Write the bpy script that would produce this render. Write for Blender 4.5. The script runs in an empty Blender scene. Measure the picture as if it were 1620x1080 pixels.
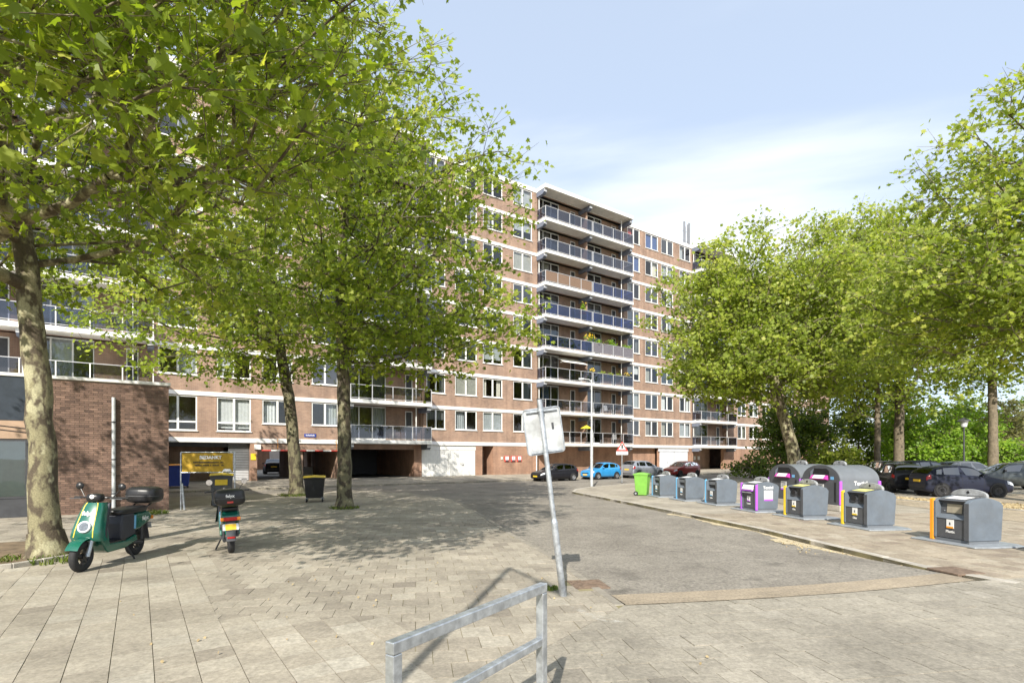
import bpy, math, random
import numpy as np
from mathutils import Vector, Matrix

sc = bpy.context.scene
rnd = random.Random(7)
R = math.radians

# ---------------------------------------------------------------- camera, sky, sun, exposure
EYE, FPX, CX, HY = 1.85, 840.0, 810.0, 720.0          # eye height, focal length / centre / horizon of a 1620 px wide frame
cam_data = bpy.data.cameras.new('camera')
cam_data.sensor_width = 36.0
cam_data.lens = FPX / 1620.0 * 36.0
cam_data.shift_y = (HY - 540.0) / 1620.0
cam_data.clip_start = 0.05
cam_data.clip_end = 2000.0
cam = bpy.data.objects.new('camera', cam_data)
sc.collection.objects.link(cam)
cam.location = (0, 0, EYE)
cam.rotation_euler = (R(90), 0, 0)
sc.camera = cam

SUN_EL, SUN_AZ = R(36.5), R(11.5)                     # light travels away from the camera, a little to the right
trav = Vector((math.sin(SUN_AZ) * math.cos(SUN_EL), math.cos(SUN_AZ) * math.cos(SUN_EL), -math.sin(SUN_EL)))
sun_data = bpy.data.lights.new('sun', 'SUN')
sun_data.energy = 5.0
sun_data.angle = R(0.53)
sun_data.color = (1.0, 0.94, 0.84)
sun = bpy.data.objects.new('sun', sun_data)
sc.collection.objects.link(sun)
sun.rotation_euler = trav.to_track_quat('-Z', 'Y').to_euler()
sun.location = (0, -30, 40)

world = bpy.data.worlds.new('World')
sc.world = world
world.use_nodes = True
wn = world.node_tree.nodes
wl = world.node_tree.links
wn.clear()
w_out = wn.new('ShaderNodeOutputWorld')
w_bg = wn.new('ShaderNodeBackground')
w_bg.inputs['Strength'].default_value = 0.118
sky = wn.new('ShaderNodeTexSky')
sky.sky_type = 'NISHITA'
sky.sun_disc = False
sky.sun_elevation = SUN_EL
sky.sun_rotation = math.atan2(-trav.x, -trav.y)       # azimuth of the sun itself, clockwise from +Y
sky.air_density = 1.0
sky.dust_density = 0.7
sky.ozone_density = 1.6
# thin clouds: noise on a flat cloud layer seen from below
tc = wn.new('ShaderNodeTexCoord')
sep = wn.new('ShaderNodeSeparateXYZ')
wl.new(tc.outputs['Generated'], sep.inputs[0])
def wmath(op, a, b=None, c=None):
    m = wn.new('ShaderNodeMath'); m.operation = op
    for i, v in enumerate((a, b, c)):
        if v is None: continue
        if isinstance(v, (int, float)): m.inputs[i].default_value = v
        else: wl.new(v, m.inputs[i])
    return m.outputs[0]
zc = wmath('MAXIMUM', sep.outputs['Z'], 0.02)
zc = wmath('ADD', zc, 0.22)
cx_ = wmath('DIVIDE', sep.outputs['X'], zc)
cy_ = wmath('DIVIDE', sep.outputs['Y'], zc)
comb = wn.new('ShaderNodeCombineXYZ')
wl.new(cx_, comb.inputs[0]); wl.new(cy_, comb.inputs[1])
mapn = wn.new('ShaderNodeMapping')
mapn.inputs['Location'].default_value = (-13.08, 1.95, 0.0)
mapn.inputs['Scale'].default_value = (0.75, 1.15, 1.0)
wl.new(comb.outputs[0], mapn.inputs['Vector'])
n1 = wn.new('ShaderNodeTexNoise')
n1.inputs['Scale'].default_value = 0.85
n1.inputs['Detail'].default_value = 7.0
n1.inputs['Roughness'].default_value = 0.52
n1.inputs['Distortion'].default_value = 0.35
wl.new(mapn.outputs[0], n1.inputs['Vector'])
ramp = wn.new('ShaderNodeValToRGB')
ramp.color_ramp.interpolation = 'EASE'
ramp.color_ramp.elements[0].position = 0.40
ramp.color_ramp.elements[0].color = (0.0, 0.0, 0.0, 1)
ramp.color_ramp.elements[1].position = 0.68
ramp.color_ramp.elements[1].color = (0.92, 0.92, 0.92, 1)
wl.new(n1.outputs['Fac'], ramp.inputs[0])
w_mix = wn.new('ShaderNodeMixRGB')
veil = wn.new('ShaderNodeMixRGB')                      # thin high haze over the whole sky
veil.inputs[0].default_value = 0.55
veil.inputs[2].default_value = (5.3, 6.1, 7.3, 1)
wl.new(sky.outputs[0], veil.inputs[1])
w_mix.inputs[2].default_value = (7.0, 7.3, 7.7, 1)    # sunlit cloud, in the sky texture's own units
wl.new(ramp.outputs[0], w_mix.inputs[0])
wl.new(veil.outputs[0], w_mix.inputs[1])
wl.new(w_mix.outputs[0], w_bg.inputs['Color'])
wl.new(w_bg.outputs[0], w_out.inputs[0])

vs = sc.view_settings
vs.view_transform = 'Standard'
vs.look = 'None'
vs.gamma = 1.0
vs.exposure = 0.62
vs.use_curve_mapping = False
sc.render.engine = 'CYCLES'
cy = sc.cycles
cy.max_bounces = 5
cy.diffuse_bounces = 3
cy.glossy_bounces = 3
cy.transmission_bounces = 4
cy.transparent_max_bounces = 10
cy.caustics_reflective = False
cy.caustics_refractive = False
cy.use_denoising = True
cy.sample_clamp_indirect = 6.0
cy.use_adaptive_sampling = True

# ---------------------------------------------------------------- geometry of the place
def gp(px, py, z=0.0):
    """ground point (at height z) that lies at this spot of the 1620 x 1080 photograph"""
    Y = FPX * (EYE - z) / (py - HY)
    return Vector(((px - CX) * Y / FPX, Y, z))
def zat(py, Y): return EYE + (HY - py) * Y / FPX
def xat(px, Y): return (px - CX) * Y / FPX

TH = math.atan2(1195.0, 840.0)                         # the facade recedes to the right at this angle from the view axis
DF = Vector((math.sin(TH), math.cos(TH), 0))           # along the facade
NB = Vector((-math.cos(TH), math.sin(TH), 0))          # into the building
FROT = math.atan2(DF.y, DF.x)
ST = 2.9                                               # storey height
K = ST / 2.8
Y0 = FPX / (56.1 / ST)
F0 = Vector((xat(706, Y0), Y0, 0))
ZB0 = EYE + 21.9 / (56.1 / ST)                         # top of the first floor band
ZBASE = EYE - 32.5 / (56.1 / ST)                       # paving level at the facade
def along(px, o, ly=0.0):
    """distance along a facade-parallel line through o (pushed ly into the building) to the column px"""
    k = (px - CX) / FPX
    a = o + NB * ly
    return (k * a.y - a.x) / (DF.x - k * DF.y)

# ---------------------------------------------------------------- mesh helpers
class MB:
    def __init__(s): s.v = []; s.f = []
    def add(s, vs_, fs_):
        o = len(s.v); s.v += [tuple(p) for p in vs_]; s.f += [tuple(i + o for i in f) for f in fs_]; return s
    def box(s, x0, x1, y0, y1, z0, z1):
        return s.add([(x0,y0,z0),(x1,y0,z0),(x1,y1,z0),(x0,y1,z0),(x0,y0,z1),(x1,y0,z1),(x1,y1,z1),(x0,y1,z1)],
                     [(0,3,2,1),(4,5,6,7),(0,1,5,4),(1,2,6,5),(2,3,7,6),(3,0,4,7)])
    def obox(s, c, size, rot):
        hx, hy, hz = [q / 2 for q in size]
        c = Vector(c)
        pts = [c + rot @ Vector(p) for p in ((-hx,-hy,-hz),(hx,-hy,-hz),(hx,hy,-hz),(-hx,hy,-hz),(-hx,-hy,hz),(hx,-hy,hz),(hx,hy,hz),(-hx,hy,hz))]
        return s.add(pts, [(0,3,2,1),(4,5,6,7),(0,1,5,4),(1,2,6,5),(2,3,7,6),(3,0,4,7)])
    def cyl(s, p0, p1, r0, r1=None, n=10, caps=True):
        p0 = Vector(p0); p1 = Vector(p1); r1 = r0 if r1 is None else r1
        d = (p1 - p0)
        if d.length < 1e-9: return s
        d.normalize()
        u = d.orthogonal().normalized(); w = d.cross(u)
        vv = []
        for p, r in ((p0, r0), (p1, r1)):
            for i in range(n):
                a = 2 * math.pi * i / n
                vv.append(p + (u * math.cos(a) + w * math.sin(a)) * r)
        ff = [(i, (i + 1) % n, n + (i + 1) % n, n + i) for i in range(n)]
        if caps: ff += [tuple(range(n))[::-1], tuple(range(n, 2 * n))]
        return s.add(vv, ff)
    def path(s, pts, rad, n=8, caps=True):
        pts = [Vector(p) for p in pts]
        rad = [rad] * len(pts) if isinstance(rad, (int, float)) else rad
        vv = []; u = None
        for i, p in enumerate(pts):
            d = (pts[min(i + 1, len(pts) - 1)] - pts[max(i - 1, 0)]).normalized()
            u = d.orthogonal().normalized() if u is None else (u - d * u.dot(d)).normalized()
            w = d.cross(u)
            for j in range(n):
                a = 2 * math.pi * j / n
                vv.append(p + (u * math.cos(a) + w * math.sin(a)) * rad[i])
        ff = []
        for i in range(len(pts) - 1):
            for j in range(n):
                a = i * n + j; b = i * n + (j + 1) % n
                ff.append((a, b, b + n, a + n))
        if caps: ff += [tuple(range(n))[::-1], tuple(range(len(vv) - n, len(vv)))]
        return s.add(vv, ff)
    def prism(s, poly, h0, h1, fn):
        """polygon (a, b) extruded from h0 to h1; fn(a, b, h) gives the point"""
        n = len(poly)
        vv = [fn(a, b, h0) for a, b in poly] + [fn(a, b, h1) for a, b in poly]
        ff = [tuple(range(n))[::-1], tuple(range(n, 2 * n))] + [(i, (i + 1) % n, n + (i + 1) % n, n + i) for i in range(n)]
        return s.add(vv, ff)
    def lathe(s, prof, fn, n=20):
        """prof: (radius, height); fn(cos*r, sin*r, h)"""
        vv = []
        for r, h in prof:
            for i in range(n):
                a = 2 * math.pi * i / n
                vv.append(fn(math.cos(a) * r, math.sin(a) * r, h))
        ff = []
        for k in range(len(prof) - 1):
            for i in range(n):
                a = k * n + i; b = k * n + (i + 1) % n
                ff.append((a, b, b + n, a + n))
        return s.add(vv, ff)
    def grid(s, pts):
        """pts[i][j]"""
        a, b = len(pts), len(pts[0])
        return s.add([p for row in pts for p in row], [(i*b+j, i*b+j+1, (i+1)*b+j+1, (i+1)*b+j) for i in range(a-1) for j in range(b-1)])
    def mesh(s, name):
        m = bpy.data.meshes.new(name); m.from_pydata(s.v, [], s.f); m.update(); return m
    def build(s, name, mat, parent=None, smooth=False, bevel=0.0, seg=2, fix=True):
        m = s.mesh(name)
        if fix:
            import bmesh
            b = bmesh.new(); b.from_mesh(m); bmesh.ops.recalc_face_normals(b, faces=b.faces); b.to_mesh(m); b.free()
        return link(name, m, mat, parent, smooth, bevel, seg)
def link(name, m, mat, parent=None, smooth=False, bevel=0.0, seg=2):
    o = bpy.data.objects.new(name, m)
    sc.collection.objects.link(o)
    if mat is not None and not m.materials: m.materials.append(mat)
    if parent is not None: o.parent = parent
    if smooth:
        m.polygons.foreach_set('use_smooth', [True] * len(m.polygons))
    if bevel:
        b = o.modifiers.new('bevel', 'BEVEL'); b.width = bevel; b.segments = seg; b.limit_method = 'ANGLE'; b.angle_limit = R(40)
    return o
def empty(name, loc=(0, 0, 0), rz=0.0):
    o = bpy.data.objects.new(name, None); sc.collection.objects.link(o)
    o.location = loc; o.rotation_euler = (0, 0, rz); o.empty_display_size = 0.2
    return o
def tag(o, label=None, cat=None, group=None, kind=None):
    if label: o['label'] = label
    if cat: o['category'] = cat
    if group: o['group'] = group
    if kind: o['kind'] = kind
    return o
def copy_tree(o, parent=None):
    kids = list(o.children)
    c = o.copy(); sc.collection.objects.link(c)
    if parent is not None: c.parent = parent
    for k in kids: copy_tree(k, c)
    return c
_fonts = {}
def text_mesh(body, size, bold=0.0):
    key = (body, size, bold)
    if key in _fonts: return _fonts[key]
    cu = bpy.data.curves.new('lettering', 'FONT'); cu.body = body; cu.size = size; cu.align_x = 'CENTER'; cu.align_y = 'CENTER'
    cu.offset = bold; cu.extrude = 0.0012; cu.resolution_u = 3
    o = bpy.data.objects.new('lettering_source', cu); sc.collection.objects.link(o)
    bpy.context.view_layer.update()
    m = bpy.data.meshes.new_from_object(o.evaluated_get(bpy.context.evaluated_depsgraph_get()))
    bpy.data.objects.remove(o); bpy.data.curves.remove(cu)
    m.materials.clear()
    _fonts[key] = m
    return m
def lettering(body, size, mat, parent, loc, rot, bold=0.0, name='lettering'):
    o = link(name, text_mesh(body, size, bold).copy(), mat, parent); o.location = loc; o.rotation_euler = rot; return o

# ---------------------------------------------------------------- materials
def nodes_of(name):
    m = bpy.data.materials.new(name); m.use_nodes = True
    n = m.node_tree.nodes; l = m.node_tree.links
    return m, n, l, n['Principled BSDF']
def setin(b, **kw):
    for k, v in kw.items():
        k = k.replace('_', ' ')
        b.inputs[k].default_value = v
def c4(c): return (c[0], c[1], c[2], 1.0)
def noise_mix(n, l, c0, c1, scale, detail=5.0, vec=None, lo=0.35, hi=0.65, rough=0.6):
    t = n.new('ShaderNodeTexNoise'); t.inputs['Scale'].default_value = scale; t.inputs['Detail'].default_value = detail; t.inputs['Roughness'].default_value = rough
    if vec is not None: l.new(vec, t.inputs['Vector'])
    r = n.new('ShaderNodeValToRGB'); r.color_ramp.elements[0].position = lo; r.color_ramp.elements[1].position = hi
    r.color_ramp.elements[0].color = c4(c0) if not isinstance(c0, float) else (c0, c0, c0, 1)
    r.color_ramp.elements[1].color = c4(c1) if not isinstance(c1, float) else (c1, c1, c1, 1)
    l.new(t.outputs['Fac'], r.inputs[0])
    return r.outputs[0], t.outputs['Fac']
def mixrgb(n, l, a, b, fac=0.5, mode='MIX'):
    m = n.new('ShaderNodeMixRGB'); m.blend_type = mode
    for i, v in ((0, fac), (1, a), (2, b)):
        if isinstance(v, (int, float)): m.inputs[i].default_value = v
        elif isinstance(v, tuple): m.inputs[i].default_value = c4(v)
        else: l.new(v, m.inputs[i])
    return m.outputs[0]
def bump(n, l, b, h, strength=0.3, dist=0.01):
    k = n.new('ShaderNodeBump'); k.inputs['Strength'].default_value = strength; k.inputs['Distance'].default_value = dist
    l.new(h, k.inputs['Height']); l.new(k.outputs[0], b.inputs['Normal'])
def world_pos(n):
    return n.new('ShaderNodeNewGeometry').outputs['Position']
def mat(name, col, rough=0.6, metal=0.0, var=0.12, scale=6.0, bmp=0.0, bscale=60.0, coat=0.0, dirt=0.0):
    """plain paint, plastic, metal or plaster with uneven tone, fine relief and an optional film of dirt"""
    m, n, l, b = nodes_of(name)
    p = world_pos(n)
    lo = tuple(max(0.0, c * (1 - var)) for c in col); hi = tuple(min(1.0, c * (1 + var)) for c in col)
    c, f = noise_mix(n, l, lo, hi, scale, 6.0, p)
    if dirt:
        d, _ = noise_mix(n, l, 0.0, dirt, scale * 0.6, 8.0, p, 0.45, 0.75, 0.7)
        c = mixrgb(n, l, c, (0.12, 0.11, 0.09), d)
    l.new(c, b.inputs['Base Color'])
    setin(b, Roughness=rough, Metallic=metal)
    if coat: b.inputs['Coat Weight'].default_value = coat; b.inputs['Coat Roughness'].default_value = 0.06
    if bmp:
        t = n.new('ShaderNodeTexNoise'); t.inputs['Scale'].default_value = bscale; t.inputs['Detail'].default_value = 4
        l.new(p, t.inputs['Vector']); bump(n, l, b, t.outputs['Fac'], bmp, 0.01)
    return m
M = {}
M['white'] = mat('white paint', (0.78, 0.77, 0.74), 0.5, 0, 0.05, 3, dirt=0.12)
M['concrete_white'] = mat('painted concrete', (0.78, 0.77, 0.74), 0.7, 0, 0.06, 1.2, 0.1, 30, dirt=0.12)
M['soffit'] = mat('soffit plaster', (0.74, 0.71, 0.65), 0.8, 0, 0.08, 1.5)
M['frame'] = mat('white window frame', (0.82, 0.82, 0.80), 0.35, 0, 0.03, 3)
M['galv'] = mat('galvanised steel', (0.50, 0.53, 0.56), 0.42, 0.75, 0.25, 14, 0.05, 80, dirt=0.15)
M['galv_matt'] = mat('weathered zinc', (0.52, 0.54, 0.55), 0.6, 0.3, 0.15, 9, 0.05, 60, dirt=0.3)
M['sign_back'] = mat('weathered sign back', (0.44, 0.46, 0.47), 0.6, 0.2, 0.12, 7, 0.05, 60, dirt=0.55)
M['rail'] = mat('grey painted rail', (0.52, 0.52, 0.53), 0.45, 0.2, 0.08, 5)
M['bracket'] = mat('slate blue painted steel', (0.15, 0.17, 0.22), 0.5, 0, 0.1, 4)
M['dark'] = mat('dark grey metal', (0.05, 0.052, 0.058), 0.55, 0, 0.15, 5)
M['black'] = mat('black plastic', (0.015, 0.015, 0.017), 0.38, 0, 0.2, 8)
M['rubber'] = mat('tyre rubber', (0.022, 0.022, 0.023), 0.8, 0, 0.2, 20, 0.1, 90)
M['shutter'] = mat('grey roller shutter', (0.16, 0.165, 0.17), 0.5, 0.3, 0.1, 3)
M['kerb'] = mat('concrete kerb', (0.40, 0.37, 0.32), 0.85, 0, 0.18, 5, 0.3, 70, dirt=0.35)
M['gutter'] = mat('grey gutter stone', (0.25, 0.225, 0.185), 0.85, 0, 0.18, 5, 0.3, 70, dirt=0.3)
M['soil'] = mat('dry soil', (0.16, 0.115, 0.07), 0.95, 0, 0.35, 4, 0.5, 30)
M['rust'] = mat('rusty iron', (0.17, 0.12, 0.085), 0.8, 0.1, 0.3, 14, 0.3, 60)
M['yellow'] = mat('yellow paint', (0.80, 0.56, 0.03), 0.45, 0, 0.06, 6)
M['ochre'] = mat('ochre banner cloth', (0.44, 0.27, 0.012), 0.6, 0, 0.06, 6)
M['orange'] = mat('orange paint', (0.85, 0.33, 0.02), 0.45, 0, 0.05, 6)
M['purple'] = mat('purple paint', (0.40, 0.10, 0.62), 0.45, 0, 0.05, 6)
M['magenta'] = mat('magenta paint', (0.55, 0.05, 0.36), 0.45, 0, 0.05, 6)
M['skyblue'] = mat('light blue paint', (0.16, 0.42, 0.68), 0.45, 0, 0.05, 6)
M['red'] = mat('red paint', (0.55, 0.05, 0.04), 0.45, 0, 0.08, 6)
M['bin_dark'] = mat('dark grey powder coat', (0.085, 0.09, 0.10), 0.5, 0.1, 0.10, 5, 0.03, 200, dirt=0.12)
M['bin_side'] = mat('blue grey powder coat', (0.135, 0.16, 0.19), 0.5, 0.1, 0.10, 4, 0.03, 200, dirt=0.28)
M['bin_top'] = mat('grey powder coat', (0.155, 0.17, 0.19), 0.5, 0.1, 0.07, 4, dirt=0.15)
M['fin'] = mat('cast aluminium', (0.36, 0.37, 0.38), 0.55, 0.3, 0.2, 12, 0.15, 60, dirt=0.2)
M['plate_steel'] = mat('checker plate', (0.34, 0.37, 0.40), 0.55, 0.4, 0.15, 6, 0.2, 120, dirt=0.35)
M['paper'] = mat('white sticker', (0.75, 0.75, 0.74), 0.5, 0, 0.08, 30)
M['print'] = mat('black print', (0.02, 0.02, 0.022), 0.6)
M['green_bin'] = mat('green plastic', (0.17, 0.40, 0.06), 0.45, 0, 0.08, 5, dirt=0.1)
M['blue_bin'] = mat('blue plastic', (0.02, 0.05, 0.30), 0.45, 0, 0.1, 5)
M['plate'] = mat('yellow number plate', (0.85, 0.55, 0.03), 0.4, 0, 0.05, 10)
M['street_blue'] = mat('blue enamel', (0.02, 0.05, 0.30), 0.35)
M['scooter_green'] = mat('green scooter paint', (0.006, 0.105, 0.072), 0.25, 0.0, 0.06, 5, coat=0.6)
M['beige'] = mat('brushed steel flap', (0.40, 0.36, 0.28), 0.5, 0.3, 0.1, 10)
M['cream'] = mat('cream curtain', (0.70, 0.65, 0.55), 0.9, 0, 0.1, 6)
M['curtain'] = mat('white net curtain', (0.75, 0.75, 0.74), 0.9, 0, 0.08, 8)
M['grey_curtain'] = mat('grey curtain', (0.28, 0.27, 0.26), 0.9, 0, 0.1, 8)
M['red_curtain'] = mat('red curtain', (0.5, 0.08, 0.07), 0.9, 0, 0.1, 8)
M['orange_curtain'] = mat('orange curtain', (0.65, 0.25, 0.05), 0.9, 0, 0.1, 8)
M['room'] = mat('dark room wall', (0.10, 0.10, 0.10), 0.9)
M['canvas'] = mat('pale canvas', (0.72, 0.71, 0.66), 0.9)
M['parasol'] = mat('yellow canvas', (0.75, 0.62, 0.04), 0.85)
M['wood'] = mat('weathered wood', (0.30, 0.20, 0.12), 0.8, 0, 0.25, 8)
M['reed'] = mat('brown reed screen', (0.20, 0.13, 0.09), 0.9, 0, 0.25, 25)
M['grey_screen'] = mat('grey balcony screen', (0.16, 0.15, 0.17), 0.8, 0, 0.15, 8)
M['fascia'] = mat('dark blue shop fascia', (0.035, 0.045, 0.06), 0.4, 0.1, 0.2, 3)
M['tan_panel'] = mat('tan shop panel', (0.42, 0.29, 0.20), 0.7, 0, 0.1, 3)
M['rim'] = mat('alloy rim', (0.55, 0.56, 0.58), 0.3, 0.8, 0.1, 9)
M['dark_rim'] = mat('black rim', (0.03, 0.03, 0.032), 0.35, 0.3, 0.1, 9)
M['lamp_clear'] = mat('clear lamp lens', (0.75, 0.77, 0.80), 0.12, 0.2, 0.1, 20)
M['lamp_red'] = mat('red lamp lens', (0.42, 0.015, 0.012), 0.15, 0, 0.1, 20)
M['lamp_amber'] = mat('amber lamp lens', (0.75, 0.22, 0.02), 0.2, 0, 0.1, 20)
M['cover_blue'] = mat('blue door panel', (0.09, 0.14, 0.32), 0.5, 0, 0.08, 4)
M['steel_blue_leg'] = mat('dark slate legshield', (0.03, 0.033, 0.045), 0.5, 0, 0.1, 6)
M['mirror'] = mat('mirror glass', (0.75, 0.78, 0.82), 0.05, 1.0, 0.02, 5)

def paint(name, col, flake=0.2):
    m, n, l, b = nodes_of(name)
    c, _ = noise_mix(n, l, tuple(x * 0.92 for x in col), col, 4, 4, world_pos(n))
    l.new(c, b.inputs['Base Color'])
    dk = max(col) < 0.05
    setin(b, Roughness=0.5 if dk else 0.32, Metallic=0.0 if dk else flake)
    b.inputs['Specular IOR Level'].default_value = 0.2 if dk else 0.5
    b.inputs['Coat Weight'].default_value = 0.35 if dk else 0.7; b.inputs['Coat Roughness'].default_value = 0.04
    return m
def glass(name, tint, refl=0.16, see=0.75, rough=0.02):
    """a pane: part mirror, part tinted see-through"""
    m, n, l, b = nodes_of(name)
    n.remove(b)
    out = n['Material Output']
    g = n.new('ShaderNodeBsdfGlossy'); g.inputs['Roughness'].default_value = rough; g.inputs['Color'].default_value = (0.95, 0.97, 1.0, 1)
    t = n.new('ShaderNodeBsdfTransparent'); t.inputs['Color'].default_value = c4(tint)
    fr = n.new('ShaderNodeLayerWeight'); fr.inputs['Blend'].default_value = refl
    mx = n.new('ShaderNodeMixShader')
    ad = n.new('ShaderNodeMath'); ad.operation = 'ADD'; ad.inputs[1].default_value = refl * 0.8; ad.use_clamp = True
    l.new(fr.outputs['Fresnel'], ad.inputs[0])
    l.new(ad.outputs[0], mx.inputs[0]); l.new(t.outputs[0], mx.inputs[1]); l.new(g.outputs[0], mx.inputs[2])
    # a slight waviness of the pane
    tn = n.new('ShaderNodeTexNoise'); tn.inputs['Scale'].default_value = 1.3; tn.inputs['Detail'].default_value = 1
    l.new(world_pos(n), tn.inputs['Vector'])
    bp = n.new('ShaderNodeBump'); bp.inputs['Strength'].default_value = 0.06; bp.inputs['Distance'].default_value = 0.05
    l.new(tn.outputs['Fac'], bp.inputs['Height']); l.new(bp.outputs[0], g.inputs['Normal'])
    l.new(mx.outputs[0], out.inputs[0])
    return m
M['glass'] = glass('window glass', (0.66, 0.70, 0.72), 0.13)
M['rail_glass'] = glass('tinted balcony glass', (0.46, 0.48, 0.56), 0.11)
M['clear_glass'] = glass('clear balcony glass', (0.56, 0.57, 0.60), 0.08)
M['glass_dark'] = glass('darker window glass', (0.45, 0.49, 0.52), 0.18)
M['glass_clear'] = glass('clearer window glass', (0.82, 0.85, 0.86), 0.10)
M['blue_glass'] = glass('blue tinted balcony glass', (0.24, 0.32, 0.62), 0.11)
M['shop_glass'] = glass('shop glass', (0.55, 0.68, 0.70), 0.2)
M['car_glass'] = glass('car glass', (0.06, 0.07, 0.07), 0.22)

def brick_mat(name, c_a, c_b, mortar, scale=1.0, axes='xz', bw=0.22, rh=0.0635):
    m, n, l, b = nodes_of(name)
    tcn = n.new('ShaderNodeTexCoord')
    sp = n.new('ShaderNodeSeparateXYZ'); l.new(tcn.outputs['Object'], sp.inputs[0])
    cb = n.new('ShaderNodeCombineXYZ')
    ad = n.new('ShaderNodeMath'); ad.operation = 'ADD'; l.new(sp.outputs['X'], ad.inputs[0]); l.new(sp.outputs['Y'], ad.inputs[1])
    l.new(ad.outputs[0], cb.inputs[0])
    l.new(sp.outputs['Z' if axes == 'xz' else 'Y'], cb.inputs[1])
    if axes == 'xy': l.new(sp.outputs['X'], cb.inputs[0])
    bt = n.new('ShaderNodeTexBrick')
    bt.inputs['Scale'].default_value = 1.0
    bt.inputs['Brick Width'].default_value = bw * scale; bt.inputs['Row Height'].default_value = rh * scale
    bt.inputs['Mortar Size'].default_value = 0.006 * scale; bt.inputs['Mortar Smooth'].default_value = 0.3
    bt.inputs['Bias'].default_value = 0.0
    bt.inputs['Color1'].default_value = c4(c_a); bt.inputs['Color2'].default_value = c4(c_b); bt.inputs['Mortar'].default_value = c4(mortar)
    l.new(cb.outputs[0], bt.inputs['Vector'])
    d, _ = noise_mix(n, l, (0.78, 0.78, 0.78), (1.14, 1.12, 1.08), 0.9, 6, tcn.outputs['Object'])
    c = mixrgb(n, l, bt.outputs['Color'], d, 1.0, 'MULTIPLY')
    if axes == 'xz':
        mp = n.new('ShaderNodeMapping'); mp.inputs['Scale'].default_value = (1.6, 1.6, 0.10); l.new(tcn.outputs['Object'], mp.inputs['Vector'])
        st, _ = noise_mix(n, l, (0.80, 0.79, 0.78), (1.08, 1.08, 1.08), 1.0, 7, mp.outputs[0], 0.34, 0.60)
        c = mixrgb(n, l, c, st, 1.0, 'MULTIPLY')
    l.new(c, b.inputs['Base Color']); setin(b, Roughness=0.85)
    inv = n.new('ShaderNodeMath'); inv.operation = 'SUBTRACT'; inv.inputs[0].default_value = 1.0; l.new(bt.outputs['Fac'], inv.inputs[1])
    bump(n, l, b, inv.outputs[0], 0.5, 0.006)
    return m
M['brick'] = brick_mat('brown brick', (0.37, 0.235, 0.17), (0.29, 0.18, 0.13), (0.38, 0.325, 0.27))
M['brick_low'] = brick_mat('orange brown brick', (0.385, 0.215, 0.143), (0.31, 0.17, 0.112), (0.38, 0.30, 0.235))
M['paver'] = brick_mat('brick pavers', (0.35, 0.29, 0.22), (0.27, 0.22, 0.17), (0.16, 0.13, 0.09), 1.0, 'xy', 0.22, 0.11)
def tone_mat(name, c_a, c_b, c_c, rough=0.85, fine=45.0, attr='tone', grit=0.25, bmp=0.25):
    """pieces with a tone of their own (face attribute) and grain"""
    m, n, l, b = nodes_of(name)
    at = n.new('ShaderNodeAttribute'); at.attribute_name = attr
    r = n.new('ShaderNodeValToRGB')
    r.color_ramp.elements[0].position = 0.0; r.color_ramp.elements[0].color = c4(c_a)
    r.color_ramp.elements[1].position = 1.0; r.color_ramp.elements[1].color = c4(c_c)
    e = r.color_ramp.elements.new(0.5); e.color = c4(c_b)
    l.new(at.outputs['Fac'], r.inputs[0])
    p = world_pos(n)
    g, f = noise_mix(n, l, 1 - grit, 1 + grit * 0.6, fine, 5, p, 0.3, 0.7, 0.75)
    g2, _ = noise_mix(n, l, 0.72, 1.12, 0.7, 9, p, 0.32, 0.62, 0.7)
    g3, _ = noise_mix(n, l, 0.80, 1.12, 9.0, 6, p, 0.3, 0.7, 0.7)
    c = mixrgb(n, l, r.outputs[0], g, 1.0, 'MULTIPLY'); c = mixrgb(n, l, c, g2, 1.0, 'MULTIPLY'); c = mixrgb(n, l, c, g3, 1.0, 'MULTIPLY')
    l.new(c, b.inputs['Base Color']); setin(b, Roughness=rough)
    bump(n, l, b, f, bmp, 0.004)
    return m
M['tile'] = tone_mat('concrete paving tile', (0.23, 0.20, 0.16), (0.355, 0.315, 0.25), (0.44, 0.405, 0.335), grit=0.30, fine=26)
M['tile_pink'] = tone_mat('worn paving tile', (0.24, 0.19, 0.145), (0.35, 0.295, 0.22), (0.42, 0.37, 0.29), grit=0.30, fine=26)
M['tile_worn'] = tone_mat('worn grey paving tile', (0.235, 0.21, 0.17), (0.315, 0.285, 0.23), (0.38, 0.345, 0.285), grit=0.36, fine=24)
M['clay'] = tone_mat('annex brick', (0.11, 0.068, 0.052), (0.185, 0.115, 0.085), (0.27, 0.17, 0.125), 0.85, 60)
M['joint'] = mat('mossy sandy joint', (0.20, 0.175, 0.095), 0.95, 0, 0.45, 2.2)
M['joint_grey'] = mat('grey joint', (0.20, 0.18, 0.145), 0.95, 0, 0.3, 3)
M['mortar'] = mat('mortar', (0.27, 0.23, 0.19), 0.9, 0, 0.2, 8)
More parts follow.
